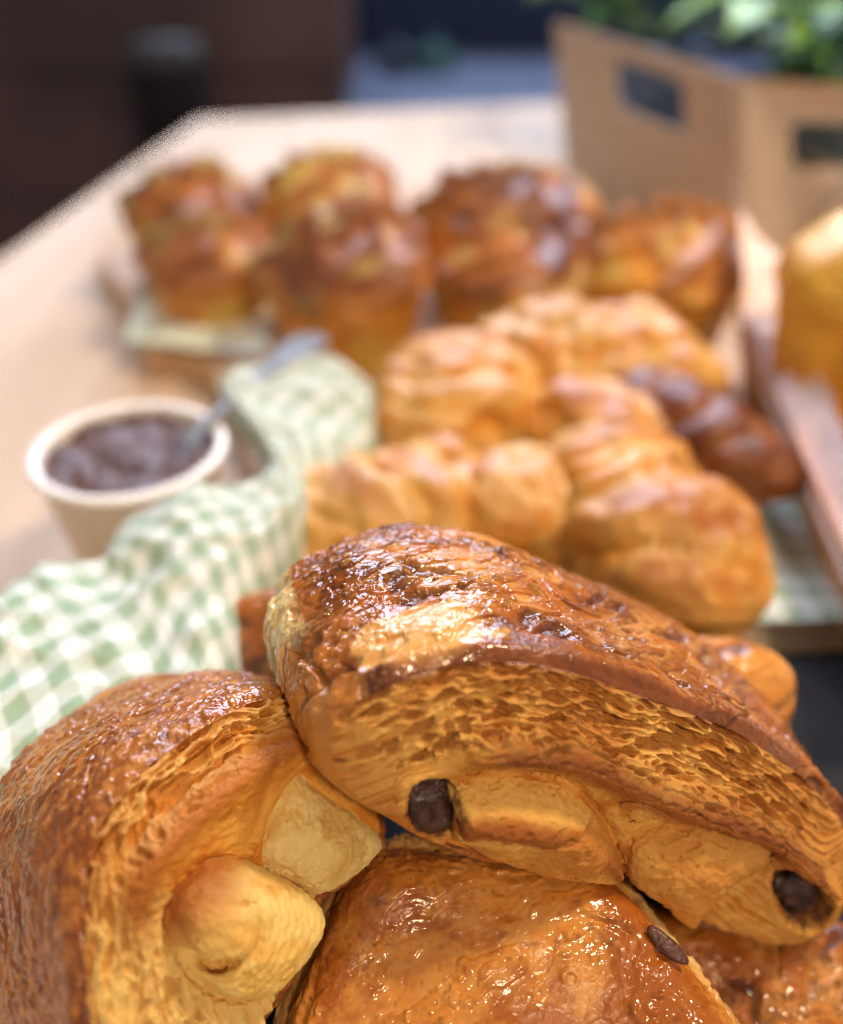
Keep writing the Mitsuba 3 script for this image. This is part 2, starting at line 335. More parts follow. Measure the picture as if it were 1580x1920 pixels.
    def split(v):
        d2 = poly_sdf(v[:, :2], poly)
        return (v[:, 2] + 0.35 * np.minimum(d2, 0) > -0.0005) & (d2 > -0.0016 + 0.003 * np.sin(np.pi * np.clip(v[:, 2] / Lb, 0, 1))) | (v[:, 2] > 0.008)
    big = []
    for px, py, a, b, D in ((1040, 1307, 34, 13, 2.4), (1157, 1321, 38, 11, 2.2), (1290, 1385, 58, 17, 2.8), (1218, 1401, 40, 15, 2.4), (1112, 1346, 26, 12, 1.8), (861, 1323, 20, 10, 1.5), (1418, 1505, 50, 11, 2.6), (950, 1330, 34, 10, 1.8),
                            (1350, 1440, 44, 12, 2.2), (1000, 1275, 26, 6, 1.3), (1250, 1345, 30, 7, 1.4), (1330, 1395, 30, 8, 1.6), (1450, 1470, 36, 9, 1.8), (1075, 1285, 22, 6, 1.2), (900, 1290, 26, 6, 1.2), (1480, 1540, 30, 9, 1.6), (800, 1380, 30, 14, 1.6), (740, 1400, 22, 14, 1.4), (870, 1365, 30, 12, 1.5), (780, 1340, 24, 10, 1.3)):
        F0 = fields(fr.plane([(px, py)])); big.append((F0['s'][0], F0['w'][0], a * 1e-4, b * 1e-4, 0.06, D * mm))
    def detail(v, crust, n):
        P = v[:, :2]; F = fields(P); d, base, crack, edge = crust_detail(v, n, 0.85, (1, -0.25, 0.45), 3)
        top = ss(0.003, 0.010, v[:, 2]); d = d * (0.25 + 0.75 * top)
        ws = F['s'] + 0.0030 * (fb(v, 0.010, 3, 81) - 0.5); ww = F['w'] + 0.0026 * (fb(v, 0.006, 3, 82) - 0.5)
        ok = ~crust; h = np.zeros(len(v)); rm = h.copy()
        a1, r1 = lens_holes(ws[ok], ww[ok], big + scatter_holes(420, 0.002, 0.118, 0.0014, 0.0170, 5, 0.0015, 0.27, 0.55) + scatter_holes(420, 0.002, 0.118, 0.0012, 0.0175, 6, 0.0007, 0.36)); h[ok] = a1; rm[ok] = r1
        zone = ss(0.0004, 0.0014, F['w']) * np.where(F['below'], 0, ss(0.0012, 0.0030, F['g'] + 0.002 * (fb(v, 0.005, 3, 83) - 0.5))) * ss(0.001, 0.005, F['s'])
        zone = np.maximum(zone, 0.75 * ss(0.016, 0.008, np.hypot(*(P - fr.plane([(715, 1430)])[0]).T)) * (F['flap'] > 0.001))
        mouth = (F['seam'] > 0.0004) * ss(0.0, 0.0015, F['pitB'] - 0.0005) * ss(0.012, 0.009, np.hypot(*(P - fr.plane([(1390, 1705)])[0]).T))
        zone = np.maximum(zone, 0.8 * mouth)
        zone = np.maximum(zone, 0.6 * (P[:, 0] > fr.plane([(1440, 1600)])[0][0]) * ss(0.0005, 0.002, F['pitB']) * (F['w'] > 0.001))
        fib = np.stack([ws * 0.16, ww, 0.12 * v[:, 2]], 1)
        fibre = 1 - np.abs(2 * fb(fib, 0.0011, 3, 33) - 1)
        lay = ww / 0.0021 + 1.6 * fb(np.c_[ws * 0.35, ww, v[:, 2] * 0.3], 0.006, 3, 35); lay = lay - np.floor(lay); sheet_ = lay * ss(1.0, 0.86, lay)
        lam = -0.72 * h + 0.22 * rm + 0.0008 * (sheet_ - 0.4) + 0.0012 * (fibre - 0.6) + 0.0008 * (fb(v, 0.0016, 3, 34) - 0.5)
        sm = 0.0015 * (fb(v, 0.006, 4, 91) - 0.5) + 0.0008 * (fb(v, 0.0013, 3, 92) - 0.5) - 0.0007 * ss(0.62, 0.8, nz(v * [1, 1.6, 1], 0.0024, 95)) * ss(0.42, 0.6, nz(v, 0.008, 96)) - 0.0006 * ss(0.76, 0.86, nz(v, 0.0013, 93)) * ss(0.5, 0.6, nz(v, 0.006, 94))
        sm = sm - 0.0011 * np.exp(-(F['seam'] / 0.0005) ** 2) * (F['roll'] < 0.0015)
        return np.where(crust, d, lam * zone + sm * (1 - zone)), dict(F=F, base=base, crack=crack, edge=edge, zone=zone, pore=h / 0.0016, fibre=fibre, n=n, lay=lay)
    def colour(v, crust, I):
        F = I['F']; P = v[:, :2]
        c = crust_colour(v, I['base'], I['crack'], I['edge'], 3, 0.84, 0.34)
        c = lerp(c, (0.19, 0.058, 0.018), 0.6 * ss(-0.005, 0.040, v[:, 0]) * ss(0.38, 0.6, fb(v, 0.012, 4, 53)))
        patch = np.hypot((P[:, 0] - fr.plane([(820, 1262)])[0][0]) / 0.015, (v[:, 2] - 0.010) / 0.0085) + 1.1 * (fb(v, 0.006, 4, 55) - 0.5)
        c = lerp(c, lerp((0.66, 0.31, 0.08), (0.72, 0.40, 0.13), fb(v, 0.003, 3, 54)), 0.9 * ss(1.0, 0.78, patch) * (v[:, 1] > 0))
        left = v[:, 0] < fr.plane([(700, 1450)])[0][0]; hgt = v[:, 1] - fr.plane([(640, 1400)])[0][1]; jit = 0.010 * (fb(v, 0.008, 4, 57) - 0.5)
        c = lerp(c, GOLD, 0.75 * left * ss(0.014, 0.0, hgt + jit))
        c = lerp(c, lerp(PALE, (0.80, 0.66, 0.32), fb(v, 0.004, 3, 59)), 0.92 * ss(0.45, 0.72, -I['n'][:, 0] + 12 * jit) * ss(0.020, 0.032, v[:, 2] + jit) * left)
        rimband = ss(0.0050, 0.0005, np.abs(v[:, 2] - 0.0008) + 0.006 * (fb(v, 0.006, 3, 60) - 0.5)) * ss(0.36, 0.52, fb(v, 0.016, 3, 58))
        c = lerp(c, (0.20, 0.062, 0.025), 0.75 * rimband * (P[:, 0] > fr.plane([(740, 1300)])[0][0]))
        m = fb(v, 0.008, 4, 61); m2 = fb(v, 0.0022, 3, 63)
        g = lerp((0.51, 0.185, 0.028), (0.68, 0.345, 0.075), ss(0.32, 0.68, m + 0.6 * (m2 - 0.5)))
        g = lerp(g, (0.46, 0.16, 0.03), 0.7 * ss(0.012, 0.0, F['s'] + 0.006 * (m - 0.5)))
        g = lerp(g, (0.76, 0.46, 0.14), 0.45 * I['zone'] * ss(0.55, 0.8, I['fibre']))
        g = lerp(g, (0.78, 0.465, 0.14), 0.5 * I['zone'] * ss(0.62, 0.95, I['lay']))
        g = lerp(g, (0.35, 0.115, 0.020), 0.75 * I['zone'] * ss(0.10, 0.9, I['pore']))
        g = lerp(g, (0.45, 0.17, 0.035), 0.7 * ss(0.42, 0.64, fb(v, 0.016, 3, 62)) * I['zone'])
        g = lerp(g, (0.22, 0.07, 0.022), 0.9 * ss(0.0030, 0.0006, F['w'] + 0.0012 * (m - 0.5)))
        rb = np.exp(-((F['gs'] - 0.0006) / 0.0034) ** 2) * ss(0.010, 0.024, F['sg'] + 0.006 * (m - 0.5))
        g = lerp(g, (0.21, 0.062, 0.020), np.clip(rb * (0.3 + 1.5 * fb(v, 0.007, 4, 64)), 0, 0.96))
        lo = F['below'] & (F['flap'] > 0) & (F['roll'] > 0); g = lerp(g, (0.42, 0.145, 0.032), 0.75 * lo * ss(0.007, 0.003, F['g'] + 0.002 * (m2 - 0.5)) * ss(0.020, 0.034, F['sg']))
        cr = np.exp(-(F['crest'] / 0.0022) ** 2) * (F['flap'] < 0); g = lerp(g, (0.29, 0.085, 0.018), np.clip(1.1 * cr * (0.4 + 1.2 * m), 0, 0.94))
        g = lerp(g, (0.74, 0.43, 0.11), 0.75 * (F['flap'] < -0.0008) * (P[:, 1] > fr.plane([(1000, 1540)])[0][1]) * ss(0.0018, 0.0032, F['crest']))
        under = (F['flap'] < 0) * (P[:, 1] < fr.plane([(1000, 1545)])[0][1]); g = lerp(g, (0.50, 0.20, 0.040), 0.75 * under * ss(0.35, 0.6, fb(v, 0.007, 4, 66)))
        g = lerp(g, (0.58, 0.27, 0.065), 0.6 * (F['roll'] < 0)); g = lerp(g, (0.34, 0.12, 0.03), 0.8 * (F['roll'] < 0) * np.exp(-((F['seam'] + 0.0006) / 0.0014) ** 2))
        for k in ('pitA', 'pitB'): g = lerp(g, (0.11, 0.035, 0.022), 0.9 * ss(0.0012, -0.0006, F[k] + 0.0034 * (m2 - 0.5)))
        g = lerp(g, (0.20, 0.06, 0.02), 0.85 * ss(0.80, 0.86, nz(v, 0.0016, 68)) * ss(0.6, 0.7, nz(v, 0.012, 69)))
        return np.where(crust[:, None], c, g)
    root = finish_pastry(fr, v, f, colour, split, 'chocolate_croissant', 'large glossy croissant on top of the pile, two chocolate ends showing in its layered side', 'chocolate croissants of the pile', 2, detail)
    for (px, py), (a, b), rot in (((806, 1515), (0.0040, 0.0060), 0.15), ((1496, 1676), (0.0050, 0.0064), 0.62)):
        c = fr.plane([(px, py)])[0]
        box = trimesh.creation.icosphere(5); q = box.vertices; q = np.sign(q) * np.abs(q) ** 0.42
        q = q * [a, b, 0.012]; q[:, :2] = q[:, :2] @ np.array([[math.cos(rot), math.sin(rot)], [-math.sin(rot), math.cos(rot)]])
        q = q + [c[0], c[1], 0.0105]; q = q + 0.0026 * (np.stack([fb(q, 0.0034, 4, s) for s in (1, 2, 3)], 1) - 0.5) + 0.0008 * (np.stack([fb(q, 0.0009, 2, s) for s in (4, 5, 6)], 1) - 0.5)
        w = fr.world(q); ff = box.faces
        if trimesh.Trimesh(w, ff, process=False).volume < 0: ff = ff[:, ::-1]
        part(root, 'chocolate_stick', shape_of(w, ff, 'chocolate', lerp((0.030, 0.012, 0.011), (0.10, 0.05, 0.045), ss(0.3, 0.75, fb(q, 0.0015, 3, 9)))))
build_main()

# ---- the croissant at the left, its coiled pale end towards the viewer
def build_left():
    al = math.radians(41)
    fr = Frame(420, 1650, 0.163, math.cos(al) * FWD + math.sin(al) * (-0.95 * RIGHT - 0.27 * UP)); mm = 0.001
    rim = [(600, 1290), (490, 1296), (400, 1340), (280, 1420), (195, 1510), (160, 1610), (150, 1720), (150, 1860), (170, 2000), (230, 2150)]
    outline = rim + [(400, 2120), (500, 1940), (556, 1840), (600, 1760), (604, 1690), (680, 1640), (740, 1580), (720, 1500), (660, 1400), (640, 1320)]
    P_ = lambda pts, n=2, c=False: chaikin(fr.plane(pts), n, c)
    rimc = P_(rim)
    ridge = P_([(620, 1330), (530, 1398), (440, 1450), (345, 1528), (280, 1595), (246, 1660), (256, 1740)])
    coil = P_([(325, 1655), (400, 1602), (480, 1618), (560, 1660), (600, 1695), (588, 1765), (540, 1835), (470, 1885), (400, 1872), (340, 1815), (303, 1745), (303, 1690)], 2, True)
    slit = P_([(318, 1768), (342, 1794), (370, 1803), (400, 1793), (425, 1766), (438, 1732), (430, 1695)])
    inner = P_([(298, 1668), (366, 1618), (428, 1640), (448, 1690), (438, 1735), (424, 1768), (399, 1794), (369, 1804), (342, 1795), (314, 1768), (292, 1725)], 2, True)
    lobe = P_([(548, 1440), (600, 1480), (690, 1540), (730, 1580), (690, 1640), (610, 1690), (565, 1660), (490, 1625), (505, 1540)], 2, True)
    groove = P_([(560, 1350), (440, 1420), (345, 1480), (270, 1545), (222, 1610)])
    edge_l = P_([(500, 1400), (492, 1470), (492, 1530), (470, 1580), (430, 1596)])
    def raw(P):
        d_r, s_r, side = seg_dist(P, rimc); d_g, s_g, sg = seg_dist(P, ridge); d_s, s_s, sl = seg_dist(P, slit)
        return dict(w=side * d_r, s=s_r, gs=sg * d_g, sg=s_g, coil=poly_sdf(P, coil), slit=sl * d_s, slits=s_s, inner=poly_sdf(P, inner), lobe=poly_sdf(P, lobe), gr=seg_dist(P, groove)[0], el=seg_dist(P, edge_l)[0])
    FI = Fields(chaikin(fr.plane(outline), 2, True), raw); smx = FI.g['slits'].max()
    def fields(P): F = FI(P); F['g'] = np.abs(F['gs']); F['inner_side'] = F['gs'] > 0; return F
    def relief(P, d2, fr):
        F = fields(P); R = 2.4 * mm * (1 - np.exp(-np.maximum(-d2, 0) / (3 * mm))) - 2.4 * mm
        R += np.where(F['inner_side'], 6.0 * mm * np.exp(-(F['g'] / (6.5 * mm)) ** 2), 6.0 * mm * np.exp(-(F['g'] / (3.0 * mm)) ** 2)) * ss(0.062, 0.046, F['sg'])
        R -= 1.8 * mm * np.exp(-(F['gr'] / (2.0 * mm)) ** 2)
        i = np.sqrt(np.clip(-F['lobe'] / (9 * mm), 0, 1)); R = np.maximum(R, np.where(F['lobe'] < 0, -1 * mm + 5.5 * mm * i, -9)); R -= 1.2 * mm * np.exp(-(F['lobe'] / (0.9 * mm)) ** 2)
        i = np.sqrt(np.clip(-F['coil'] / (6.5 * mm), 0, 1)); R = np.maximum(R, np.where(F['coil'] < 0, 1.0 * mm + 8.0 * mm * i, -9)); R -= 1.8 * mm * np.exp(-(F['coil'] / (1.0 * mm)) ** 2)
        c_ = fr.plane([(362, 1800)])[0]; near = np.exp(-(np.hypot(*(P - c_).T) / (7 * mm)) ** 2)
        R += (1.5 + 1.9 * near) * mm * ss(0, -1.6 * mm, F['inner']) * (F['coil'] < 0)
        R -= (2.6 * mm * np.exp(-((F['slits'] / smx - 0.36) / 0.22) ** 2) + 1.0 * mm * ss(0, 0.2, F['slits'] / smx) * ss(1.0, 0.75, F['slits'] / smx)) * np.exp(-(F['slit'] / (1.35 * mm)) ** 2) * (F['coil'] < 0)
        return R
    Lb = 0.105
    v, f, poly = sdf_body(fr, outline, Lb, relief, 0.0007, bulge=0.0055, k_back=0.018, k_front=0.0022, tmin=-0.018, warp=0.003)
    def split(v):
        d2 = poly_sdf(v[:, :2], poly); return ((v[:, 2] > -0.0012) & (d2 > -0.0014)) | (v[:, 2] > 0.006)
    big = []
    for px, py, a, b, D in ((370, 1420, 40, 18, 2.2), (330, 1470, 44, 16, 2.2), (420, 1395, 26, 12, 1.6), (290, 1500, 30, 12, 1.8), (455, 1370, 20, 9, 1.4), (250, 1560, 26, 10, 1.5), (480, 1350, 16, 8, 1.2), (395, 1375, 20, 8, 1.3)):
        F0 = fields(fr.plane([(px, py)])); big.append((F0['s'][0], F0['w'][0], a * 1e-4, b * 1e-4, 0.1, D * mm))
    def detail(v, crust, n):
        P = v[:, :2]; F = fields(P); d, base, crack, edge = crust_detail(v, n, 0.26, (0.3, 1, 0.2), 31)
        d = d + ss(0.5, 0.8, nz(v, 0.0013, 45)) * 0.00022 + 0.0007 * (fb(v, 0.0040, 2, 46) - 0.5)
        ws = F['s'] + 0.003 * (fb(v, 0.010, 3, 181) - 0.5); ww = F['w'] + 0.0030 * (fb(v, 0.007, 3, 182) - 0.5)
        ok = ~crust; h = np.zeros(len(v)); rm = h.copy()
        a1, r1 = lens_holes(ws[ok], ww[ok], big + scatter_holes(620, 0.003, 0.118, 0.001, 0.018, 25, 0.0010, 0.32) + scatter_holes(500, 0.003, 0.118, 0.001, 0.02, 26, 0.0006, 0.36)); h[ok] = a1; rm[ok] = r1
        low = ss(0, 0.012, fr.plane([(300, 1640)])[0][1] - P[:, 1])
        free = ss(0.0002, 0.001, F['coil']) * ss(0.0, 0.0006, F['lobe'])
        zone = np.where(F['inner_side'] & (F['sg'] < 0.050), 0.0, ss(0.0003, 0.0020, F['g'] + 0.0016 * (fb(v, 0.004, 3, 183) - 0.5))) * free * ss(0.0004, 0.0016, F['w'])
        zone = np.maximum(zone, low * free * ss(0.0004, 0.0016, F['w']))
        fib = np.stack([ws * 0.13, ww, 0.12 * v[:, 2]], 1); fibre = 1 - np.abs(2 * fb(fib, 0.0012, 3, 133) - 1)
        lay = ww / 0.0021 + 1.6 * fb(np.c_[ws * 0.35, ww, v[:, 2] * 0.3], 0.006, 3, 135); lay = lay - np.floor(lay); sheet_ = lay * ss(1.0, 0.86, lay)
        soft_ = 0.45 + 0.55 * ss(0.003, 0.007, F['g']); lam = -h * (1 - 0.75 * low) * soft_ + 0.28 * rm * soft_ + 0.0009 * (sheet_ - 0.4) * (1 + 0.5 * low) + 0.0013 * (fibre - 0.6) + 0.0008 * (fb(v, 0.0015, 3, 134) - 0.5)
        crum = 0.0010 * (fb(v, 0.005, 3, 191) - 0.5) + 0.0007 * (fb(v, 0.0014, 3, 192) - 0.5) - 0.0006 * ss(0.75, 0.85, nz(v, 0.0013, 194)) * ss(0.5, 0.6, nz(v, 0.006, 195))
        sl = np.clip(F['slits'] / smx, 0, 1); wob = 0.0006 * (fb(v, 0.003, 2, 196) - 0.5)
        mo_ = np.exp(-((sl - 0.38) / 0.20) ** 2)
        sw_ = ss(0.0, 0.12, sl) * ss(1.0, 0.7, sl) * (F['coil'] < 0); inn_ = ss(0.0003, -0.0003, F['inner'])
        crum = crum - (0.0009 + 0.0032 * mo_) * np.exp(-((F['slit'] + wob) / (0.0007 + 0.0003 * mo_)) ** 2) * sw_ + 0.0011 * (inn_ - 0.5) * np.exp(-np.abs(F['slit']) / 0.0030) * sw_
        rr_ = np.hypot(*(P - fr.plane([(360, 1720)])[0]).T); crum = crum + 0.00010 * np.sin(rr_ / 0.0017 * 6.28 + 14 * fb(v, 0.010, 3, 197)) * (F['coil'] < 0) * ss(0.003, 0.006, rr_)
        crum = crum - 0.0006 * np.exp(-(F['el'] / 0.0010) ** 2) * (F['coil'] > 0.001) * (F['lobe'] > 0.001)
        return np.where(crust, d, lam * zone + crum * (1 - zone)), dict(F=F, base=base, crack=crack, edge=edge, zone=zone, pore=h / 0.0016, low=low, fibre=fibre, sl=sl)
    def colour(v, crust, I):
        F = I['F']; P = v[:, :2]; m = fb(v, 0.008, 4, 161); m2 = fb(v, 0.0022, 3, 163)
        c = crust_colour(v, I['base'], I['crack'], I['edge'], 33, 0.50, 0.26)
        c = lerp(c, (0.22, 0.058, 0.012), 0.55); c = lerp(c, (0.50, 0.20, 0.04), 0.55 * ss(0.45, 0.62, nz(v, 0.0016, 47))); c = lerp(c, (0.15, 0.040, 0.010), 0.55 * ss(0.48, 0.68, fb(v, 0.0035, 3, 48)))
        g = lerp((0.60, 0.225, 0.028), (0.74, 0.37, 0.068), ss(0.32, 0.68, m + 0.6 * (m2 - 0.5)))
        g = lerp(g, (0.78, 0.54, 0.18), 0.75 * I['low'])
        g = lerp(g, (0.80, 0.58, 0.22), 0.45 * I['zone'] * ss(0.55, 0.8, I['fibre']))
        g = lerp(g, (0.46, 0.175, 0.030), 0.85 * I['zone'] * ss(0.10, 0.8, I['pore']) * (1 - 0.4 * I['low']))
        g = lerp(g, (0.36, 0.115, 0.022), 0.8 * ss(0.0045, 0.0004, F['w'] + 0.002 * (m - 0.5)))
        rb = np.exp(-((F['gs'] + 0.0004) / 0.0033) ** 2) * ss(0.064, 0.050, F['sg']); g = lerp(g, (0.38, 0.118, 0.020), np.clip(rb * (0.5 + 0.9 * m), 0, 0.93) * (F['coil'] > 0))
        g = np.where(((F['lobe'] < 0) & (F['coil'] > 0))[:, None], lerp((0.76, 0.58, 0.24), (0.66, 0.44, 0.13), ss(0.4, 0.6, m + 0.4 * (m2 - 0.5))), g)
        inn = F['coil'] < 0
        g = np.where(inn[:, None], lerp((0.80, 0.59, 0.20), (0.72, 0.44, 0.11), ss(0.35, 0.65, m + 0.6 * (m2 - 0.5))), g)
        g = lerp(g, (0.66, 0.33, 0.060), 0.5 * inn * ss(0.012, 0.004, np.hypot(*(P - fr.plane([(330, 1695)])[0]).T)))
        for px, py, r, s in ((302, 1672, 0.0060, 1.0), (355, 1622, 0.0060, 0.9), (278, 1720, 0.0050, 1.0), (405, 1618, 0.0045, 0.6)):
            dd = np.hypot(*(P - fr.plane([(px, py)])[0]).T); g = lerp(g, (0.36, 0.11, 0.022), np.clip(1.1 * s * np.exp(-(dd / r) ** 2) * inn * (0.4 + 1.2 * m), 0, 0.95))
        return np.where(crust[:, None], c, g)
    finish_pastry(fr, v, f, colour, split, 'chocolate_croissant', 'glossy brown croissant at the lower left with a pale coiled end', 'chocolate croissants of the pile', 2, detail)
build_left()

# ---- pillow-like pastries seen on their tops
def build_pillow(px, py, zd, E, outline, label, L=0.035, amp=1.0, dome=0.010, edge_w=0.012, dark=0.4, gold=0.5, seed=0, h=0.0008, levels=1, pale_edge=0.0, tint=None, blis=0.0003, group='chocolate croissants of the pile', name='chocolate_croissant'):
    fr = Frame(px, py, zd, E)
    def relief(P, d2, fr):
        return dome * (np.sqrt(np.clip(-d2 / edge_w, 0, 1) * (2 - np.clip(-d2 / edge_w, 0, 1))) - 1) + 0.003 * (fb(np.c_[P, P[:, 0] * 0], 0.02, 2, seed) - 0.5)
    v, f, poly = sdf_body(fr, outline, L, relief, h, bulge=0.003, k_back=0.012, k_front=0.005, tmin=-0.01, warp=0.003)
    def split(v): return np.ones(len(v), bool)
    def detail(v, crust, n):
        d, base, crack, edge = crust_detail(v, n, amp, (1, 0.4, 0.2), seed, blis)
        return d, dict(base=base, crack=crack, edge=edge)
    def colour(v, crust, I):
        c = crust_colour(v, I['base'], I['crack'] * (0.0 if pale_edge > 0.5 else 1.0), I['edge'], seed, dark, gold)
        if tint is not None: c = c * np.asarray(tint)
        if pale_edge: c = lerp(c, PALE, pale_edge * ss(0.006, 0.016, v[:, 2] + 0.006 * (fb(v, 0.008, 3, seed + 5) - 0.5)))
        return c
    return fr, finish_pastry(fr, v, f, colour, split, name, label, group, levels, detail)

nB = unit(0.55 * np.array([0, 0, 1.0]) - 0.45 * FWD)
frB, rootB = build_pillow(930, 1820, 0.172, -nB, [(500, 2020), (545, 1850), (600, 1715), (655, 1610), (750, 1570), (880, 1590), (1010, 1610), (1150, 1622), (1250, 1735), (1330, 1825), (1420, 1950), (1440, 2100), (900, 2200), (520, 2150)],
    'flat-topped glossy orange croissant at the bottom centre, a chocolate smear near its right edge', L=0.034, amp=0.45, blis=0.00055, dome=0.009, edge_w=0.010, dark=0.30, gold=0.62, seed=200, h=0.0007, pale_edge=0.9)
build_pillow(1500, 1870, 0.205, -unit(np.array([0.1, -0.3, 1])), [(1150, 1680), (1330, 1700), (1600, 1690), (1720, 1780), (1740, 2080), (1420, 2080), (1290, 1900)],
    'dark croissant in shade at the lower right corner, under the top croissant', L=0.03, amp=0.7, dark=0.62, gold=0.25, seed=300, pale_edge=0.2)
build_pillow(500, 1190, 0.235, -unit(np.array([-0.3, -0.5, 1])), [(388, 1150), (420, 1100), (500, 1070), (640, 1080), (700, 1200), (640, 1330), (500, 1340), (392, 1300)],
    'small brown croissant half hidden behind the top croissant, beside the green check napkin', L=0.035, amp=0.5, dark=0.5, gold=0.2, seed=400, levels=0)
build_pillow(1430, 1270, 0.225, -unit(np.array([0.3, -0.6, 1])), [(1300, 1200), (1380, 1180), (1450, 1185), (1515, 1235), (1530, 1300), (1510, 1365), (1420, 1400), (1300, 1380)],
    'small orange croissant peeping out behind the right end of the top croissant', L=0.03, amp=0.4, dark=0.15, gold=0.7, seed=500, levels=0)
# the chocolate smear
sm = trimesh.creation.icosphere(4); q = sm.vertices * [0.0048, 0.0017, 0.0009]
c = frB.plane([(1252, 1772)])[0]; r = -0.75; q[:, :2] = q[:, :2] @ np.array([[math.cos(r), math.sin(r)], [-math.sin(r), math.cos(r)]]); q = q + [c[0], c[1], 0.0012] + 0.0012 * (np.stack([fb(q + 1, 0.003, 3, s) for s in (1, 2, 3)], 1) - 0.5)
part(rootB, 'chocolate_smear', shape_of(frB.world(q), sm.faces[:, ::-1], 'chocolate', np.tile([0.09, 0.03, 0.02], (len(q), 1))))
#REST
# ------------------------------------------------------------------ table, boards, cloths
def board_mesh(poly, z0, z1, r=0.004, n=3):
    """A slab with rounded upper and lower edges from a polygon in metres."""
    from shapely.geometry import Polygon
    P = chaikin(poly, n, True); rings = []
    for ins, z in ((r, z0), (0.3 * r, z0 + 0.3 * r), (0, z0 + r), (0, z1 - r), (0.3 * r, z1 - 0.3 * r), (r, z1)):
        g = np.roll(P, -1, 0) - np.roll(P, 1, 0); g /= np.linalg.norm(g, axis=1, keepdims=True); nrm = np.stack([g[:, 1], -g[:, 0]], 1)
        if shapely.Polygon(P).exterior.is_ccw is False: nrm = -nrm
        rings.append(np.c_[P - nrm * ins, np.full(len(P), z)])
    v = np.vstack(rings); m = len(P); f = []
    for k in range(len(rings) - 1):
        i = np.arange(m); j = (i + 1) % m; f += [np.stack([k * m + i, k * m + j, (k + 1) * m + j], 1), np.stack([k * m + i, (k + 1) * m + j, (k + 1) * m + i], 1)]
    tv, tf = trimesh.creation.triangulate_polygon(shapely.Polygon(rings[-1][:, :2]), engine='earcut')
    o = len(v); v = np.vstack([v, np.c_[tv, np.full(len(tv), z1)], np.c_[tv, np.full(len(tv), z0)]]); f += [tf + o, tf[:, ::-1] + o + len(tv)]
    return trimesh.Trimesh(v, np.vstack(f), process=True)
def wood(c1, c2, fx, fy, seed=0.0):
    def fn(p, n, uv):
        g = mikit.fbm(p.x * fx + seed, p.y * fy, p.z * fx, 4); return mix(c1, c2, sst(0.25, 0.75, g)) * (0.92 + 0.16 * mikit.noise(p.x * fx * 6, p.y * fy * 3, p.z * 60))
    return fn
bsdf('table_wood', {'type': 'principled', 'base_color': proc(wood((0.58, 0.43, 0.31), (0.65, 0.51, 0.39), 14, 2.5)), 'roughness': 0.65, 'specular': 0.15})
bsdf('board_wood', {'type': 'principled', 'base_color': proc(wood((0.46, 0.26, 0.13), (0.60, 0.37, 0.20), 60, 9, 3.0)), 'roughness': 0.5, 'specular': 0.3})
bsdf('slate_black', {'type': 'principled', 'base_color': proc(lambda p, n, uv: mix((0.012, 0.012, 0.014), (0.03, 0.03, 0.034), mikit.fbm(p.x * 90, p.y * 90, p.z * 90, 3))), 'roughness': 0.8, 'specular': 0.12})
bsdf('dark_wood', {'type': 'principled', 'base_color': proc(wood((0.070, 0.045, 0.050), (0.145, 0.085, 0.090), 3, 3, 9.0)), 'roughness': 0.5})
bsdf('floor_dark', {'type': 'principled', 'base_color': proc(wood((0.030, 0.022, 0.022), (0.055, 0.036, 0.032), 2.0, 9.0, 1.0)), 'roughness': 0.5})
bsdf('wall_paint', {'type': 'principled', 'base_color': proc(lambda p, n, uv: mix((0.030, 0.045, 0.10), (0.04, 0.06, 0.13), mikit.fbm(p.x * 2, p.y * 2, p.z * 2, 3))), 'roughness': 0.8})
def box_at(c, size, r=0.0):
    b = trimesh.creation.box(size)
    b.apply_translation(c); return b
tb = on(0, 480), on(370, 222), on(1030, 190)
le = unit(tb[1] - tb[0]); fl = tb[1][:2]; near_left = fl - le[:2] * 1.35; fe = unit((on(1030, 192) - tb[1]) * [1, 1, 0])[:2]
table = thing('table', 'pale wooden table that everything lies on', 'table')
part(table, 'table_top', mikit.ply(board_mesh([near_left, near_left + fe * 0.02, near_left + fe * 1.5, fl + fe * 1.5, fl + fe * 0.02, fl, fl - le[:2] * 0.02, near_left + le[:2] * 0.02][::1], -0.035, 0.0, 0.003, 1), 'table_wood', smooth=40))
for lx, ly in ((0.07, -0.02), (1.3, -0.02), (0.07, -1.2), (1.3, -1.2)):
    q = fl + fe * lx + le[:2] * (ly - 0.08) ; part(table, 'leg', mikit.ply(box_at([q[0], q[1], -0.3925], [0.06, 0.06, 0.715]), 'table_wood'))
struct('floor', {'type': 'rectangle', 'to_world': T().translate([0, 2, -0.75]) @ T().scale([6, 6, 1]), 'bsdf': {'type': 'ref', 'id': 'floor_dark'}})
struct('wall', {'type': 'rectangle', 'to_world': T().translate([0, 3.3, 1.65]) @ T().rotate([1, 0, 0], 90) @ T().scale([6, 2.5, 1]), 'bsdf': {'type': 'ref', 'id': 'wall_paint'}})

slab = thing('slate_board', 'black slate board under the front pile of croissants', 'board')
scene[slab] = mikit.ply(board_mesh([(-0.10, -0.08), (0.26, -0.08), (0.26, 0.222), (0.14, 0.225), (-0.06, 0.20), (-0.10, 0.17)], 0.0005, 0.009, 0.002, 1), 'slate_black', smooth=40)
a = lambda x, y, z=0.012: on(x, y, z)[:2]
bp = [a(178, 478), a(205, 530), a(250, 590), a(262, 672), a(330, 668), a(400, 700), a(432, 760), a(470, 900), a(560, 1000), (0.05, 0.235), (0.128, 0.235), (0.134, 0.42), a(1300, 430), a(800, 340), a(420, 380), a(230, 420)]
wb = thing('wooden_board', 'brown wooden serving board under the muffins, its rounded edge showing beside the cup', 'board')
scene[wb] = mikit.ply(board_mesh(bp, 0.0005, 0.014, 0.003, 2), 'board_wood', smooth=40)

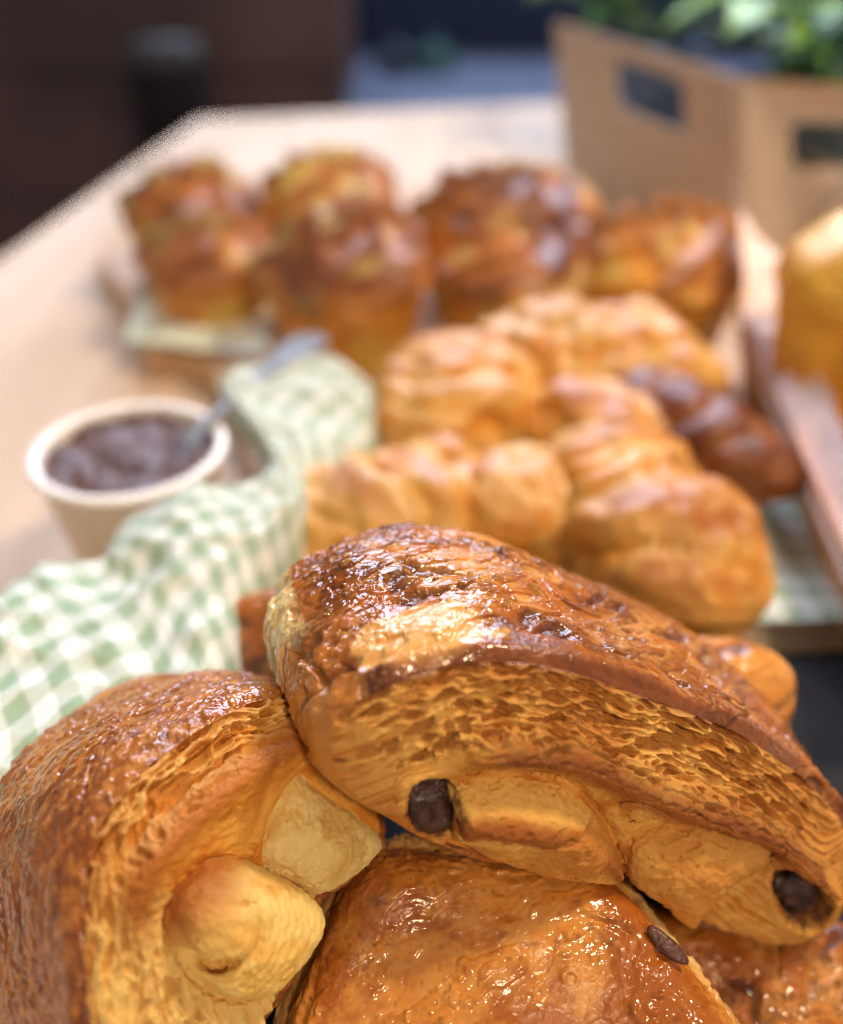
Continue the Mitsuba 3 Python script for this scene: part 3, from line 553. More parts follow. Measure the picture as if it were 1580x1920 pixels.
GINGHAM = 0.0118
def gingham(p, n, uv):
    def stripe(x): x = x / GINGHAM; x = x - dr.floor(x); return sst(0.0, 0.10, x) * (1 - sst(0.5, 0.6, x))
    s = 0.5 * (stripe(uv.x + 0.0008 * mikit.noise(uv.x * 300, uv.y * 300)) + stripe(uv.y))
    fine = 0.95 + 0.05 * mikit.noise(uv.x * 4000, uv.y * 4000)
    return mix((0.86, 0.86, 0.79), (0.30, 0.43, 0.26), s * 0.9) * fine
paper_in = {'type': 'principledthin', 'base_color': proc(gingham), 'roughness': 0.6, 'diff_trans': 0.45, 'spec_trans': 0.0, 'eta': 1.4}
bsdf('gingham_paper', paper_in)
def sheet(rows, nu, nv, bsdf_, crumple=0.002, seed=0, off=(0, 0), arch=0.0, turn=0.0, twist=None):
    """A sheet through rows of points (rows x points x 3), as a fine grid with folds; uv in metres along the sheet."""
    from scipy.interpolate import CubicSpline
    R = np.asarray(rows, float); a_, b_ = R.shape[:2]
    g = CubicSpline(np.arange(b_), R, axis=1)(np.linspace(0, b_ - 1, nu)); g = CubicSpline(np.arange(a_), g, axis=0)(np.linspace(0, a_ - 1, nv)) if a_ > 2 else g[0] * (1 - np.linspace(0, 1, nv))[:, None, None] + g[1] * np.linspace(0, 1, nv)[:, None, None]
    g = g.reshape(nv, nu, 3)
    g[..., 2] += arch * np.sin(np.pi * np.linspace(0, 1, nv))[:, None]
    g = g + crumple * 2 * (np.stack([fb(g, 0.03, 3, seed + k) for k in range(3)], -1) - 0.5)
    cz = fb(g, 0.028, 3, seed + 9); g[..., 2] += crumple * 1.6 * (1 - np.abs(2 * cz - 1)) ** 3
    su = np.zeros((nv, nu)); su[:, 1:] = np.cumsum(np.linalg.norm(np.diff(g, axis=1), axis=2), 1); sv = np.zeros((nv, nu)); sv[1:] = np.cumsum(np.linalg.norm(np.diff(g, axis=0), axis=2), 0)
    uu = su.mean(0)[None] * np.ones((nv, 1)); vv = sv.mean(1)[:, None] * np.ones((1, nu)); 
    uu = 0.5 * su + 0.5 * uu; vv = 0.5 * sv + 0.5 * vv
    c, s = math.cos(turn), math.sin(turn); uv = np.stack([c * uu - s * vv + off[0], s * uu + c * vv + off[1]], -1).reshape(-1, 2)
    i, j = np.meshgrid(np.arange(nv - 1), np.arange(nu - 1), indexing='ij'); q = np.stack([i * nu + j, i * nu + j + 1, (i + 1) * nu + j + 1, (i + 1) * nu + j], -1).reshape(-1, 4)
    f = np.vstack([q[:, [0, 1, 2]], q[:, [0, 2, 3]]]); return shape_of(g.reshape(-1, 3), f, bsdf_, uv=uv)
outer = np.array([(-130, 1240, .212), (0, 1145, .236), (100, 1088, .252), (200, 1075, .262), (232, 1010, .275), (335, 935, .285), (470, 905, .298), (512, 868, .315), (468, 795, .338), (432, 738, .36), (505, 690, .382), (640, 688, .405)])
inner = np.array([(-130, 1560, .182), (60, 1530, .187), (200, 1440, .196), (330, 1360, .205), (400, 1240, .222), (450, 1130, .246), (530, 1010, .278), (565, 975, .29), (610, 895, .318), (650, 850, .34), (695, 800, .366), (725, 765, .392)])
mid = 0.5 * (outer + inner); 
rows = [at(*(outer + [10, 14, 0.012]).T) - [0, 0, 0.012], at(*outer.T), at(*(mid * [1, 1, 0.975]).T), at(*inner.T), at(*(inner + [30, 60, 0]).T) - [0, 0, 0.012]]
nap = thing('napkin', 'green and white check paper napkin bunched along the left side of the croissants', 'napkin')
scene[nap] = sheet(rows, 260, 90, 'gingham_paper', 0.0032, 4, turn=0.12)
flat = [[(x, y, 0.0155 + 0.001 * math.sin(9 * x + 30 * y)) for x in np.linspace(-0.02, 0.150, 6)] for y in np.linspace(0.226, 0.40, 5)]
n2 = thing('napkin', 'flat green check napkin lying under the middle croissants, seen at their right side', 'napkin')
scene[n2] = sheet(flat, 120, 100, 'gingham_paper', 0.0008, 8)
n3 = thing('napkin', 'corner of a pale napkin under the leftmost muffins', 'napkin')
z = 0.0165
c3 = [[on(238, 640, z), on(360, 655, z + .002), on(500, 668, z)], [on(262, 555, z + 0.004), on(380, 560, z), on(520, 560, z)], [on(300, 500, z), on(420, 500, z), on(560, 500, z)]]
bsdf('pale_paper', {'type': 'twosided', 'bsdf': {'type': 'principled', 'base_color': proc(lambda p, n, uv: mix((0.78, 0.84, 0.80), (0.62, 0.74, 0.60), sst(0.4, 0.7, mikit.noise(uv.x * 110, uv.y * 110)))), 'roughness': 0.7}})
scene[n3] = sheet(c3, 40, 40, 'pale_paper', 0.0006, 12)

# ------------------------------------------------------------------ cup of chocolate spread and spoon
def revolve(profile, n=96):
    p = np.asarray(profile, float); th = np.linspace(0, 2 * np.pi, n, endpoint=False)
    v = np.stack([p[:, None, 0] * np.cos(th), p[:, None, 0] * np.sin(th), np.repeat(p[:, 1:2], n, 1)], -1).reshape(-1, 3)
    i, j = np.meshgrid(np.arange(len(p) - 1), np.arange(n), indexing='ij'); k = (j + 1) % n
    q = np.stack([i * n + j, i * n + k, (i + 1) * n + k, (i + 1) * n + j], -1).reshape(-1, 4)
    return v, np.vstack([q[:, [0, 1, 2]], q[:, [0, 2, 3]]])
bsdf('paper_white', {'type': 'twosided', 'bsdf': {'type': 'principled', 'base_color': {'type': 'rgb', 'value': [0.92, 0.89, 0.87]}, 'roughness': 0.5}})
bsdf('kraft', {'type': 'twosided', 'bsdf': {'type': 'principled', 'base_color': proc(lambda p, n, uv: mix((0.47, 0.37, 0.29), (0.55, 0.44, 0.36), mikit.fbm(p.x * 220, p.y * 220, p.z * 220, 4))), 'roughness': 0.65, 'specular': 0.25}})
bsdf('tray_kraft', {'type': 'twosided', 'bsdf': {'type': 'principled', 'base_color': proc(lambda p, n, uv: mix((0.56, 0.30, 0.17), (0.64, 0.37, 0.22), mikit.fbm(p.x * 220, p.y * 220, p.z * 220, 4))), 'roughness': 0.65, 'specular': 0.2}})
bsdf('cup_kraft', {'type': 'twosided', 'bsdf': {'type': 'principled', 'base_color': proc(lambda p, n, uv: mix((0.64, 0.51, 0.39), (0.70, 0.57, 0.45), mikit.fbm(p.x * 220, p.y * 220, p.z * 220, 4))), 'roughness': 0.6, 'specular': 0.3}})
bsdf('steel', {'type': 'principled', 'base_color': {'type': 'rgb', 'value': [0.17, 0.165, 0.16]}, 'metallic': 0.5, 'roughness': 0.6})
cc = at(242, 842, 0.328); cr, ch = 0.0335, float(cc[2]); cup = thing('paper_cup', 'small kraft paper cup with a white rolled rim, filled with dark chocolate spread', 'cup')
def placed(vf, c, bs, **k): v, f = vf; return shape_of(v + [c[0], c[1], 0], f, bs, **k)
part(cup, 'wall', placed(revolve([(0.0, 0.001), (cr * 0.74, 0.001), (cr * 0.75, 0.0), (cr * 0.77, 0.004), (cr * 0.97, ch - 0.003), (cr * 0.975, ch - 0.002)]), cc, 'cup_kraft'))
part(cup, 'inner_wall', placed(revolve([(cr * 0.93, ch), (cr * 0.90, ch - 0.012), (cr * 0.72, 0.004), (0.0, 0.004)]), cc, 'paper_white'))
th = np.linspace(0, 2 * np.pi, 14)
part(cup, 'rim', placed(revolve([(cr * 0.985 + 0.0021 * math.cos(t), ch - 0.0005 + 0.0019 * math.sin(t)) for t in th]), cc, 'paper_white'), 'thick rolled white rim')
v, f = revolve([(cr * 0.925 * k, ch - 0.0030) for k in np.linspace(1, 0.001, 40)], 128); v[:, 2] += 0.006 * (fb(v, 0.012, 4, 3) - 0.45) + 0.002 * (fb(v, 0.004, 2, 4) - 0.5)
spread = thing('chocolate_spread', 'dark brown chocolate spread filling the paper cup', 'spread'); bsdf('spread_gloss', {'type': 'principled', 'base_color': VC, 'roughness': 0.5, 'specular': 0.4})
scene[spread] = placed((v, f), cc, 'spread_gloss', color=lerp((0.050, 0.018, 0.012), (0.13, 0.060, 0.042), fb(v, 0.008, 3, 8)))
sp = thing('spoon', 'metal spoon standing in the chocolate spread, handle leaning over the check napkin', 'spoon')
def ribbon(pts, widths, th, bs):
    pts = np.asarray(pts); t = unit(pts[-1] - pts[0]); side = unit(np.cross(t, [0, 0, 1])); up = np.cross(side, t); k = 16; a_ = np.arange(k) * 2 * np.pi / k; rings = []
    for p, w in zip(pts, widths): rings.append(p + np.cos(a_)[:, None] * side * w / 2 + np.sin(a_)[:, None] * up * th / 2)
    v = np.vstack(rings); m = len(pts); i, j = np.meshgrid(np.arange(m - 1), np.arange(k), indexing='ij'); jj = (j + 1) % k
    q = np.stack([i * k + j, i * k + jj, (i + 1) * k + jj, (i + 1) * k + j], -1).reshape(-1, 4); f = np.vstack([q[:, [0, 1, 2]], q[:, [0, 2, 3]]])
    e = len(v); v = np.vstack([v, pts[:1], pts[-1:]]); r = np.arange(k); f = np.vstack([f, np.stack([r * 0 + e, (r + 1) % k, r], 1), np.stack([r * 0 + e + 1, (m - 1) * k + r, (m - 1) * k + (r + 1) % k], 1)])
    return shape_of(v, f[:, ::-1], bs)
s0, s1 = at(345, 832, 0.326), at(596, 640, 0.404); tt = np.linspace(0, 1, 24)
curve = s0[None] * (1 - tt)[:, None] + s1[None] * tt[:, None]; curve[:, 2] += 0.003 * tt ** 0.7 + 0.002 * np.sin(np.pi * tt)
part(sp, 'handle', ribbon(curve, np.interp(tt, [0, 0.2, 0.6, 0.85, 0.95, 1], [0.006, 0.0055, 0.008, 0.017, 0.018, 0.010]), 0.002, 'steel'))
bw = trimesh.creation.icosphere(3); q = bw.vertices * [0.011, 0.016, 0.004] + [0, 0, 0]; part(sp, 'bowl', shape_of(q * 0.8 + at(322, 850, 0.328) - [0, 0, 0.0095], bw.faces, 'steel'))

# ------------------------------------------------------------------ croissants of the middle and muffins at the back (soft in the photograph)
def croissant(px, py, z, length, width, rotz, label, bend=0.5, seed=0, tint=(1, 1, 1), brown=0.4, tilt=0.0, height=0.8, n_seg=4, name='croissant'):
    """A rolled crescent: a bent tapering body with stepped rolled bands, browned on their edges."""
    nu, nv = 150, 72; u = np.linspace(-1, 1, nu); th = np.linspace(0, 2 * np.pi, nv, endpoint=False)
    U, TH = np.meshgrid(u, th, indexing='ij')
    k = (U * 0.5 + 0.5) * n_seg + 0.45 * np.sin(TH + seed) + 0.5 * np.sin(2.3 * U + seed * 2) + 0.3 * np.sin(TH * 2 + U * 3); ph = k - np.floor(k)
    step = np.where(U < 0, 1 - ph, ph); env = (1 - np.abs(U) ** 2.3) ** 0.62
    rad = width / 2 * env * (0.88 + 0.12 * np.sin(np.pi * np.clip(step, 0, 1)) ** 0.7 + 0.06 * step) + 1e-5
    warpn = fb(np.stack([U * length / 2, np.cos(TH) * width / 2, np.sin(TH) * width / 2], -1) + seed, 0.022, 3, seed + 20); rad = rad * (0.72 + 0.56 * warpn)
    ang = U * bend; R = length / 2 / max(bend, 1e-3)
    cx, cy = R * np.sin(ang), R * (1 - np.cos(ang))
    q = np.stack([cx + rad * np.cos(TH) * -np.sin(ang), cy + rad * np.cos(TH) * np.cos(ang), rad * np.sin(TH) * height], -1)
    q = q + 0.0025 * (np.stack([fb(q + seed, 0.010, 3, seed + s) for s in range(3)], -1) - 0.5) * 2
    lo = q[..., 2].min(); q[..., 2] = np.maximum(q[..., 2], lo * 0.8)
    m = fb(q + seed, 0.012, 4, seed + 7); edge = np.exp(-((ph - 0.5) / 0.28) ** 2) * np.clip(np.sin(TH), 0, 1)
    c = lerp((0.58, 0.235, 0.032), (0.78, 0.50, 0.15), ss(0.35, 0.65, m)); c = lerp(c, CARAMEL, np.clip(brown * (edge + ss(0.45, 0.7, m)), 0, 0.95)); c = lerp(c, DARKB, brown * 0.6 * ss(0.62, 0.8, fb(q + seed, 0.02, 3, seed + 9)))
    i, j = np.meshgrid(np.arange(nu - 1), np.arange(nv), indexing='ij'); jj = (j + 1) % nv
    qd = np.stack([i * nv + j, (i + 1) * nv + j, (i + 1) * nv + jj, i * nv + jj], -1).reshape(-1, 4); f = np.vstack([qd[:, [0, 1, 2]], qd[:, [0, 2, 3]]])
    p = q.reshape(-1, 3); a1, a2 = math.cos(rotz), math.sin(rotz); b1, b2 = math.cos(tilt), math.sin(tilt)
    p = p @ np.array([[1, 0, 0], [0, b1, b2], [0, -b2, b1]]); p = p @ np.array([[a1, a2, 0], [-a2, a1, 0], [0, 0, 1]])
    if trimesh.Trimesh(p, f, process=False).volume < 0: f = f[:, ::-1]
    k_ = thing(name, label, 'pastry', 'croissants in the middle of the board'); o = on(px, py, z)
    scene[k_] = shape_of(p + o, f, 'pastry_far', np.clip(c.reshape(-1, 3) * tint, 0, 0.95)); return k_
croissant(855, 750, 0.036, 0.098, 0.070, 1.2, 'golden croissant with pale ridges beside the upper end of the check napkin', 0.35, 1, brown=0.42)
croissant(1110, 690, 0.040, 0.118, 0.070, -0.42, 'pale golden croissant with white glaze below the muffins', 0.45, 2, brown=0.38)
croissant(1262, 800, 0.036, 0.118, 0.048, -1.05, 'dark brown chocolate croissant beside the kraft tray, its dark tint partly painted shade', 0.5, 3, (0.34, 0.22, 0.24), brown=0.9)  # tint darkens chocolate brown further, painting in the shadow beside the tray
croissant(1195, 990, 0.042, 0.104, 0.062, -1.15, 'large lumpy orange croissant right of the middle, with a dark hole beside it', 0.4, 4, brown=0.60)
croissant(1130, 815, 0.034, 0.075, 0.052, -0.5, 'small brownish croissant in the heap between the pale golden one and the large orange one', 0.4, 8, brown=0.75)
croissant(1010, 950, 0.042, 0.072, 0.052, 0.35, 'golden croissant showing its rounded top just above the top croissant', 0.4, 5, brown=0.42)
croissant(740, 975, 0.038, 0.092, 0.062, 0.30, 'golden croissant beside the check napkin, partly behind the top croissant', 0.45, 6, brown=0.42)

def muffin(px, py, width, height, label, seed, z=0.0145, cap=1.0, brown=0.5, lean=(0, 0), tint=(1, 1, 1)):
    o = on(px, py, z); r = width / 2; n, prof = 120, []
    for t in np.linspace(0, 1, 70):
        if t < 0.5: k = t / 0.5; prof.append((r * (0.74 + 0.20 * k), height * 0.52 * k))
        elif t < 0.6: k = (t - 0.5) / 0.1; prof.append((r * (0.94 + 0.09 * cap * math.sin(k * math.pi / 2)), height * (0.52 + 0.05 * k)))
        else: k = (t - 0.6) / 0.4; prof.append((r * (0.94 + 0.09 * cap) * math.cos(k * math.pi / 2) ** 0.75 + 1e-5, height * (0.57 + 0.43 * math.sin(k * math.pi / 2))))
    prof = [(1e-5, 0)] + prof; v, f = revolve(prof, n)
    ang = np.arctan2(v[:, 1], v[:, 0]); top = ss(height * 0.45, height * 0.7, v[:, 2]); rr = np.hypot(v[:, 0], v[:, 1]) / r
    swirl = np.sin(3 * ang + 7 * rr + seed) ; fold = 1 - np.abs(swirl)
    n0 = vnormals(v, f); d = top * (0.009 * (fold ** 2 - 0.4)) + 0.012 * (fb(v + seed, 0.022, 3, seed) - 0.5) * (0.25 + top) + 0.003 * (fb(v + seed, 0.007, 2, seed + 3) - 0.5)
    d = d - 0.003 * np.exp(-((v[:, 2] - height * 0.5) / (height * 0.03)) ** 2); v2 = v + n0 * d[:, None]; v2[:, 2] = np.maximum(v2[:, 2], 0)
    v2[:, 0] += lean[0] * v2[:, 2]; v2[:, 1] += lean[1] * v2[:, 2]
    m = fb(v + seed, 0.018, 4, seed + 5); side = lerp((0.62, 0.275, 0.045), (0.44, 0.155, 0.025), ss(0.35, 0.7, m)); side = lerp(side, (0.60, 0.42, 0.10), 0.8 * ss(0.50, 0.62, fb(v + seed, 0.03, 2, seed + 6)))
    cp = lerp((0.38, 0.14, 0.045), (0.16, 0.055, 0.030), np.clip(brown * 1.6 * ss(0.4, 0.65, m), 0, 1)); cp = lerp(cp, (0.58, 0.23, 0.04), 0.8 * ss(0.58, 0.68, fb(v + seed, 0.025, 3, seed + 9))); cp = lerp(cp, (0.52, 0.39, 0.15), 0.75 * ss(0.56, 0.66, fb(v + seed, 0.022, 3, seed + 8)))
    cp = lerp(cp, (0.15, 0.05, 0.03), 0.75 * ss(0.70, 0.95, fold) * top * ss(0.4, 0.6, fb(v + seed, 0.03, 2, seed + 4)))
    c = np.clip(lerp(side, cp, top) * tint, 0, 0.9); k_ = thing('muffin', label, 'muffin', 'muffins at the far end of the board')
    up = v2[f].mean(1)[:, 2] > height * 0.52
    if vnormals(v2, f)[np.argmax(v2[:, 2])][2] < 0: f = f[:, ::-1]
    n2 = vnormals(v2, f); g = submesh(v2 + o, f, ~up, n2, c); part(k_, 'body', shape_of(g[0], g[1], 'pastry_far', g[3], g[2])); g = submesh(v2 + o, f, up, n2, c); part(k_, 'top', shape_of(g[0], g[1], 'pastry_far', g[3], g[2]))
muffin(405, 585, 0.076, 0.052, 'muffin with a golden lower half, leftmost of the front row of muffins', 11, brown=0.35)
muffin(368, 505, 0.082, 0.060, 'muffin with a dark brown domed top at the far left of the back row', 12, brown=0.6)
muffin(625, 520, 0.084, 0.070, 'tall pointed golden muffin in the middle of the back row', 13, brown=0.05, tint=(1.2, 1.3, 1.1))
muffin(655, 655, 0.088, 0.070, 'broad muffin with a brown cracked top and an orange body, front row, nearest the spoon', 14, brown=0.5)
muffin(935, 530, 0.104, 0.066, 'wide dark muffin at the back between the others, beside the kraft carton', 15, brown=0.7)
muffin(950, 625, 0.096, 0.064, 'dark brown muffin in the front row, second from the right', 16, brown=0.75)
muffin(1215, 630, 0.094, 0.066, 'rightmost muffin with orange and pale green patches, before the kraft carton', 17, brown=0.1, tint=(1.3, 1.5, 1.3))

# ------------------------------------------------------------------ kraft carton with hand holes, plant, tray with a big muffin, dish
def panel(b0, b1, t0, t1, hole=None, th=0.0016):
    """A board standing on b0-b1 with its upper edge t0-t1 (points), with a rounded hand hole given as fractions."""
    out = shapely.box(0, 0, 1, 1)
    if hole: x0, x1, z0, z1 = hole; r = 0.06; out = out - shapely.box(x0 + r, z0 + r, x1 - r, z1 - r).buffer(r)
    m = trimesh.creation.extrude_polygon(out, 1.0, engine='earcut'); x, z, k = m.vertices[:, :1], m.vertices[:, 1:2], m.vertices[:, 2:] - 0.5
    nrm = unit(np.cross(b1 - b0, t0 - b0)); w = (b0 * (1 - x) + b1 * x) * (1 - z) + (t0 * (1 - x) + t1 * x) * z + k * th * nrm
    f = m.faces
    if trimesh.Trimesh(w, f, process=False).volume < 0: f = f[:, ::-1]
    return trimesh.Trimesh(w, f, process=False)
KH = 0.121; b0, b1, b2 = on(1388, 540, 0.0008), on(1062, 345, 0.0008), on(1800, 470, 0.0008)
t0, t1, t2 = on(1386, 146, KH), on(1040, 48, KH), on(1800, 176, KH); b3, t3 = b1 + b2 - b0, t1 + t2 - t0; t3[2] = t1[2] = 0.124
lo_ = lambda b, t: b + (t - b) * 0.3
box = thing('kraft_carton', 'open brown kraft carton with hand holes in its sides, standing at the back right', 'carton')
part(box, 'side_panel', mikit.ply(panel(b1, b0, t1, t0, (0.38, 0.76, 0.64, 0.91)), 'kraft')); e_ = np.array([0.0022, 0, 0]); part(box, 'front_panel', mikit.ply(panel(b0 + e_, b2, t0 + e_, t2, (0.22, 0.62, 0.59, 0.82)), 'kraft'))
part(box, 'back_panel', mikit.ply(panel(b1 + e_, b3, lo_(b1, t1) + e_, lo_(b3, t3)), 'kraft')); part(box, 'side_panel', mikit.ply(panel(b2 + [0, 0.003, 0], b3, lo_(b2, t2) + [0, 0.003, 0], lo_(b3, t3)), 'kraft'))
part(box, 'base', mikit.ply(trimesh.creation.extrude_polygon(shapely.Polygon([b0[:2], b2[:2], b3[:2], b1[:2]]).buffer(-0.003), 0.0015, engine='earcut').apply_translation([0, 0, 0.0006]), 'kraft'))

bsdf('leaf', {'type': 'twosided', 'bsdf': {'type': 'principled', 'base_color': VC, 'roughness': 0.45, 'specular': 0.4}})
bsdf('pot_dark', {'type': 'principled', 'base_color': {'type': 'rgb', 'value': [0.05, 0.07, 0.09]}, 'roughness': 0.5})
bsdf('pot_blue', {'type': 'principled', 'base_color': {'type': 'rgb', 'value': [0.09, 0.14, 0.26]}, 'roughness': 0.5})
def potted(pc, R, H, n, seed, label, pot, spread_=1.0, drop=-0.005):
    plant = thing('potted_plant', label, 'plant'); z0 = 0.003
    part(plant, 'pot', placed(revolve([(0.0, z0), (R * 0.8, z0), (R * 0.97, H - 0.008), (R, H), (R * 0.92, H), (R * 0.9, H - 0.012), (0.0, H - 0.012)]), pc, pot)); r2 = np.random.default_rng(seed)
    for i in range(n):
        az, el, ln, wd = r2.uniform(0, 2 * np.pi), r2.uniform(0.1, 1.3), r2.uniform(0.05, 0.10), r2.uniform(0.020, 0.036)
        s0 = np.array([pc[0], pc[1], H + 0.045]) + r2.normal(0, 1, 3) * [0.055 * spread_, 0.05 * spread_, 0.035]; s0[2] = max(s0[2], H + drop)
        d = np.array([math.cos(az) * math.cos(el), math.sin(az) * math.cos(el), math.sin(el) * 0.8]); sd = unit(np.cross(d, [0, 0, 1])); t = np.linspace(0, 1, 8)
        mid_ = s0 + d * ln * t[:, None]; mid_[:, 2] -= 0.04 * t ** 2; w = wd / 2 * np.sin(np.pi * t ** 0.8) + 0.001
        if mid_[:, 2].min() < 0.102 and mid_[:, 0].min() < 0.27: continue
        v = np.vstack([mid_ - sd * w[:, None] + [0, 0, 0.004], mid_, mid_ + sd * w[:, None] + [0, 0, 0.004]]); k = np.arange(7)
        f = np.vstack([np.stack([a * 8 + k, a * 8 + k + 1, (a + 1) * 8 + k + 1], 1) for a in (0, 1)] + [np.stack([a * 8 + k, (a + 1) * 8 + k + 1, (a + 1) * 8 + k], 1) for a in (0, 1)])
        part(plant, 'leaf', shape_of(v, f, 'leaf', lerp((0.04, 0.13, 0.07), (0.27, 0.50, 0.09), r2.uniform(0, 1) ** 1.6) * np.ones((len(v), 1))))
potted((0.335, 0.83), 0.078, 0.075, 120, 5, 'leafy green plant in a dark pot standing inside the kraft carton', 'pot_dark', 1.1)
potted((0.205, 0.935), 0.062, 0.095, 60, 6, 'leafy green plant in a blue pot behind the left side of the kraft carton', 'pot_blue', 0.6, 0.030)

bsdf('parchment', {'type': 'twosided', 'bsdf': {'type': 'principled', 'base_color': {'type': 'rgb', 'value': [0.80, 0.67, 0.63]}, 'roughness': 0.6}})
tray = thing('kraft_tray', 'brown kraft paper tray at the right edge, lined with pinkish white paper', 'tray')
A0, B0 = on(1392, 745, 0.001)[:2], on(1556, 1145, 0.001)[:2]; B0 = B0 + (B0 - A0) * 0.4; TH_ = 0.045
A1, B1 = on(1380, 570, TH_)[:2], on(1552, 955, TH_)[:2]; B1 = B1 + (B1 - A1) * 0.4
X = np.array([0.16, 0.0])
def quad_wall(a, b, a1, b1, z0, z1, bs, wav=0.0, seed=0):
    n = 40; t = np.linspace(0, 1, n)[None, :, None]; s = np.linspace(0, 1, 14)[:, None, None]
    lo = np.r_[a, z0] * (1 - t) + np.r_[b, z0] * t; hi = np.r_[a1, z1] * (1 - t) + np.r_[b1, z1] * t; g = lo * (1 - s) + hi * s
    g = g + wav * s * (np.stack([fb(g + seed, 0.025, 2, seed + k) for k in range(3)], -1) - 0.5); nv, nu = g.shape[:2]
    i, j = np.meshgrid(np.arange(nv - 1), np.arange(nu - 1), indexing='ij'); q = np.stack([i * nu + j, i * nu + j + 1, (i + 1) * nu + j + 1, (i + 1) * nu + j], -1).reshape(-1, 4)
    return shape_of(g.reshape(-1, 3), np.vstack([q[:, [0, 1, 2]], q[:, [0, 2, 3]]]), bs)
part(tray, 'wall', quad_wall(A0, B0, A1, B1, 0.001, TH_, 'tray_kraft')); part(tray, 'wall', quad_wall(A0 + X, A0, A1 + X, A1, 0.001, TH_, 'tray_kraft')); part(tray, 'wall', quad_wall(B0, B0 + X, B1, B1 + X, 0.001, TH_, 'tray_kraft'))
part(tray, 'base', mikit.ply(trimesh.creation.extrude_polygon(shapely.Polygon([A0, B0, B0 + X, A0 + X]), 0.001, engine='earcut').apply_translation([0, 0, 0.0006]), 'kraft'))
lin = thing('parchment_liner', 'crinkled pinkish white paper lining the kraft tray, standing in a peak at the far corner', 'paper')
i_ = np.array([0.004, 0])
part(lin, 'side', quad_wall(A1 + [0.0015, -0.002], B1 + [0.0015, 0.002], A1 + [0.012, 0.0], B1 + [0.014, 0.0], TH_ - 0.010, TH_ + 0.008, 'parchment', 0.012, 3))
pk = [[at(1388, 610, 0.400), at(1440, 640, 0.402), at(1560, 660, 0.41)], [at(1392, 470, 0.425), at(1440, 555, 0.425), at(1580, 590, 0.43)], [at(1378, 328, 0.455), at(1425, 450, 0.45), at(1600, 545, 0.45)]]
part(lin, 'peak', sheet(pk, 50, 40, 'parchment', 0.002, 41))
# the big orange muffin in the tray
mo = on(1588, 850, 0.004); v, f = revolve([(1e-5, 0.0)] + [(0.034 + 0.012 * t, 0.075 * t) for t in np.linspace(0, 1, 24)] + [(0.047 * math.cos(k) ** 0.6 + 1e-5, 0.075 + 0.030 * math.sin(k)) for k in np.linspace(0.05, math.pi / 2, 24)], 120)
n0 = vnormals(v, f); an = np.arctan2(v[:, 1], v[:, 0]); v = v + n0 * (0.0016 * np.sin(an * 11) * ss(0.078, 0.06, v[:, 2]) + 0.006 * (fb(v, 0.02, 3, 77) - 0.5))[:, None]
if vnormals(v, f)[np.argmax(v[:, 2])][2] < 0: f = f[:, ::-1]
big = thing('muffin', 'big bright orange muffin in the lined kraft tray, cut by the right edge', 'muffin')
scene[big] = shape_of(v + mo, f, 'pastry_far', lerp(lerp((0.72, 0.36, 0.035), (0.78, 0.45, 0.07), fb(v, 0.02, 3, 5)), (0.62, 0.22, 0.025), 0.8 * ss(0.068, 0.088, v[:, 2]) * ss(0.5, 0.6, fb(v, 0.02, 3, 6))))
dish = thing('dish', 'white dish with a dark rim at the right edge, behind the big orange muffin', 'dish'); dc = on(1680, 405, 0.0)
bsdf('dish_white', {'type': 'principled', 'base_color': {'type': 'rgb', 'value': [0.88, 0.88, 0.88]}, 'roughness': 0.25}); bsdf('rim_dark', {'type': 'principled', 'base_color': {'type': 'rgb', 'value': [0.05, 0.05, 0.06]}, 'roughness': 0.35})
part(dish, 'plate', placed(revolve([(0.0, 0.0005), (0.04, 0.0005), (0.062, 0.012), (0.0615, 0.0135), (0.038, 0.003), (0.0, 0.003)]), dc, 'dish_white')); part(dish, 'rim', placed(revolve([(0.062 + 0.003 * math.cos(t), 0.0135 + 0.003 * math.sin(t)) for t in th]), dc, 'rim_dark'), 'dark rim')

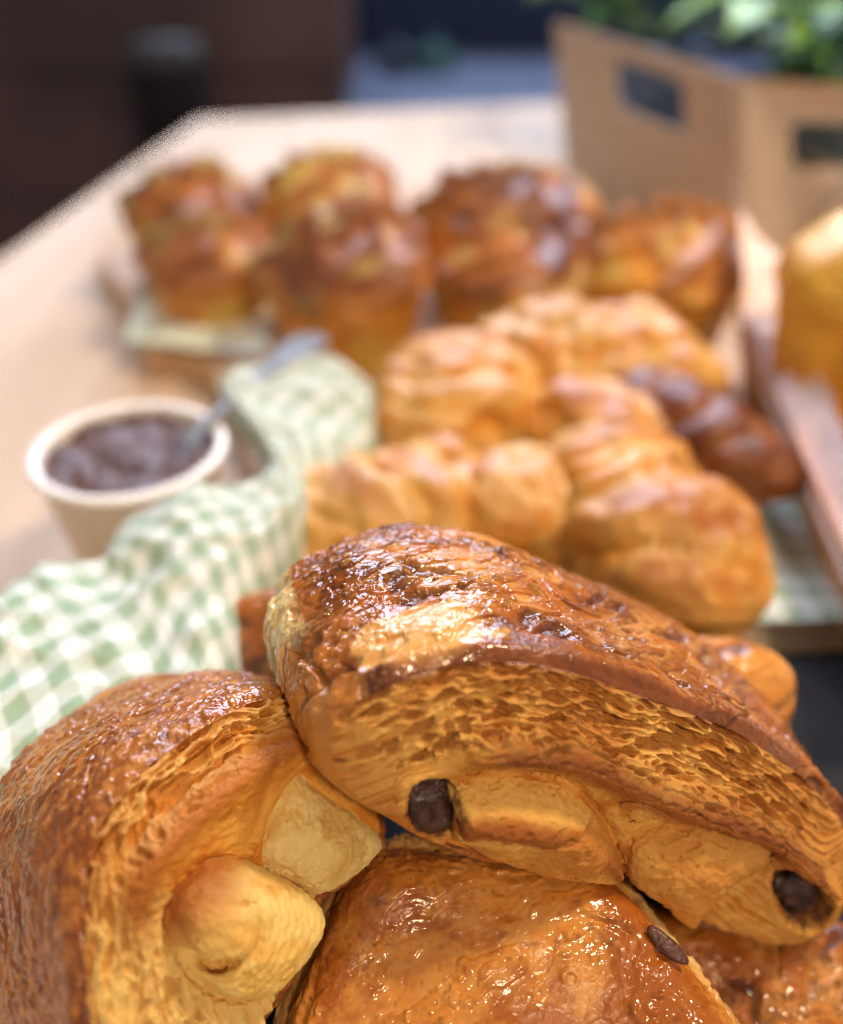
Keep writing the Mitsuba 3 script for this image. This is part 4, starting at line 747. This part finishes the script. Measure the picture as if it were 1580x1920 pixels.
# ------------------------------------------------------------------ the dim room behind
side = thing('sideboard', 'dark brown wooden sideboard far behind the table on the left', 'sideboard'); sx1 = -0.165; 
part(side, 'body', mikit.ply(box_at([-1.2, 2.42, -0.30], [2.06, 0.40, 0.90]), 'dark_wood'))
for i, zc in enumerate((0.00, -0.27, -0.55)):
    for xc, wdt in ((-0.64, 0.92), (-1.62, 0.98)):
        dk = part(side, 'drawer', mikit.ply(box_at([xc, 2.212, zc], [wdt, 0.02, 0.255]), 'dark_wood'))
bsdf('metal_dark', {'type': 'principled', 'base_color': {'type': 'rgb', 'value': [0.022, 0.019, 0.024]}, 'roughness': 0.9, 'specular': 0.05})
lamp = thing('coffee_grinder', 'small dark appliance with a grey metal top before the sideboard', 'appliance'); lx, ly = -0.52, 2.05
bsdf('grey_metal', {'type': 'principled', 'base_color': {'type': 'rgb', 'value': [0.075, 0.078, 0.090]}, 'roughness': 0.8})
part(lamp, 'body', placed(revolve([(0.0, -0.75), (0.075, -0.75), (0.08, -0.20), (0.075, -0.10), (0.0, -0.10)], 48), (lx, ly), 'metal_dark')); part(lamp, 'lid', placed(revolve([(0.0, -0.0985), (0.072, -0.0985), (0.065, -0.05), (0.0, -0.045)], 48), (lx, ly), 'grey_metal'), 'grey metal top')
bsdf('navy_fabric', {'type': 'principled', 'base_color': {'type': 'rgb', 'value': [0.022, 0.042, 0.115]}, 'roughness': 0.8}); bsdf('bluegrey_fabric', {'type': 'principled', 'base_color': {'type': 'rgb', 'value': [0.085, 0.105, 0.165]}, 'roughness': 0.8})
bench = thing('bench', 'blue upholstered bench against the far wall, dark navy back above a grey blue seat', 'bench')
part(bench, 'back', mikit.ply(box_at([0.72, 3.03, 0.10], [1.78, 0.12, 0.80]), 'navy_fabric')); part(bench, 'seat', mikit.ply(box_at([0.72, 2.56, -0.30], [1.78, 0.815, 0.20]), 'bluegrey_fabric'))
for nm, lb, px_, w_, cl in (('bottle', 'small dark bottle standing on the blue bench seat', 745, 0.055, [0.02, 0.03, 0.06]), ('bottle', 'small green bottle on the blue bench seat, beside the dark one', 815, 0.050, [0.05, 0.16, 0.15])):
    bt = thing(nm, lb, 'bottle'); bsdf('bottle_' + str(px_), {'type': 'principled', 'base_color': {'type': 'rgb', 'value': cl}, 'roughness': 0.3}); xb = (px_ - 790) / FPX * 2.4
    scene[bt] = placed(revolve([(0.0, -0.199), (w_, -0.199), (w_, -0.155), (0.012, -0.135), (0.012, -0.11), (0.0, -0.11)], 40), (xb, 2.62), 'bottle_' + str(px_))
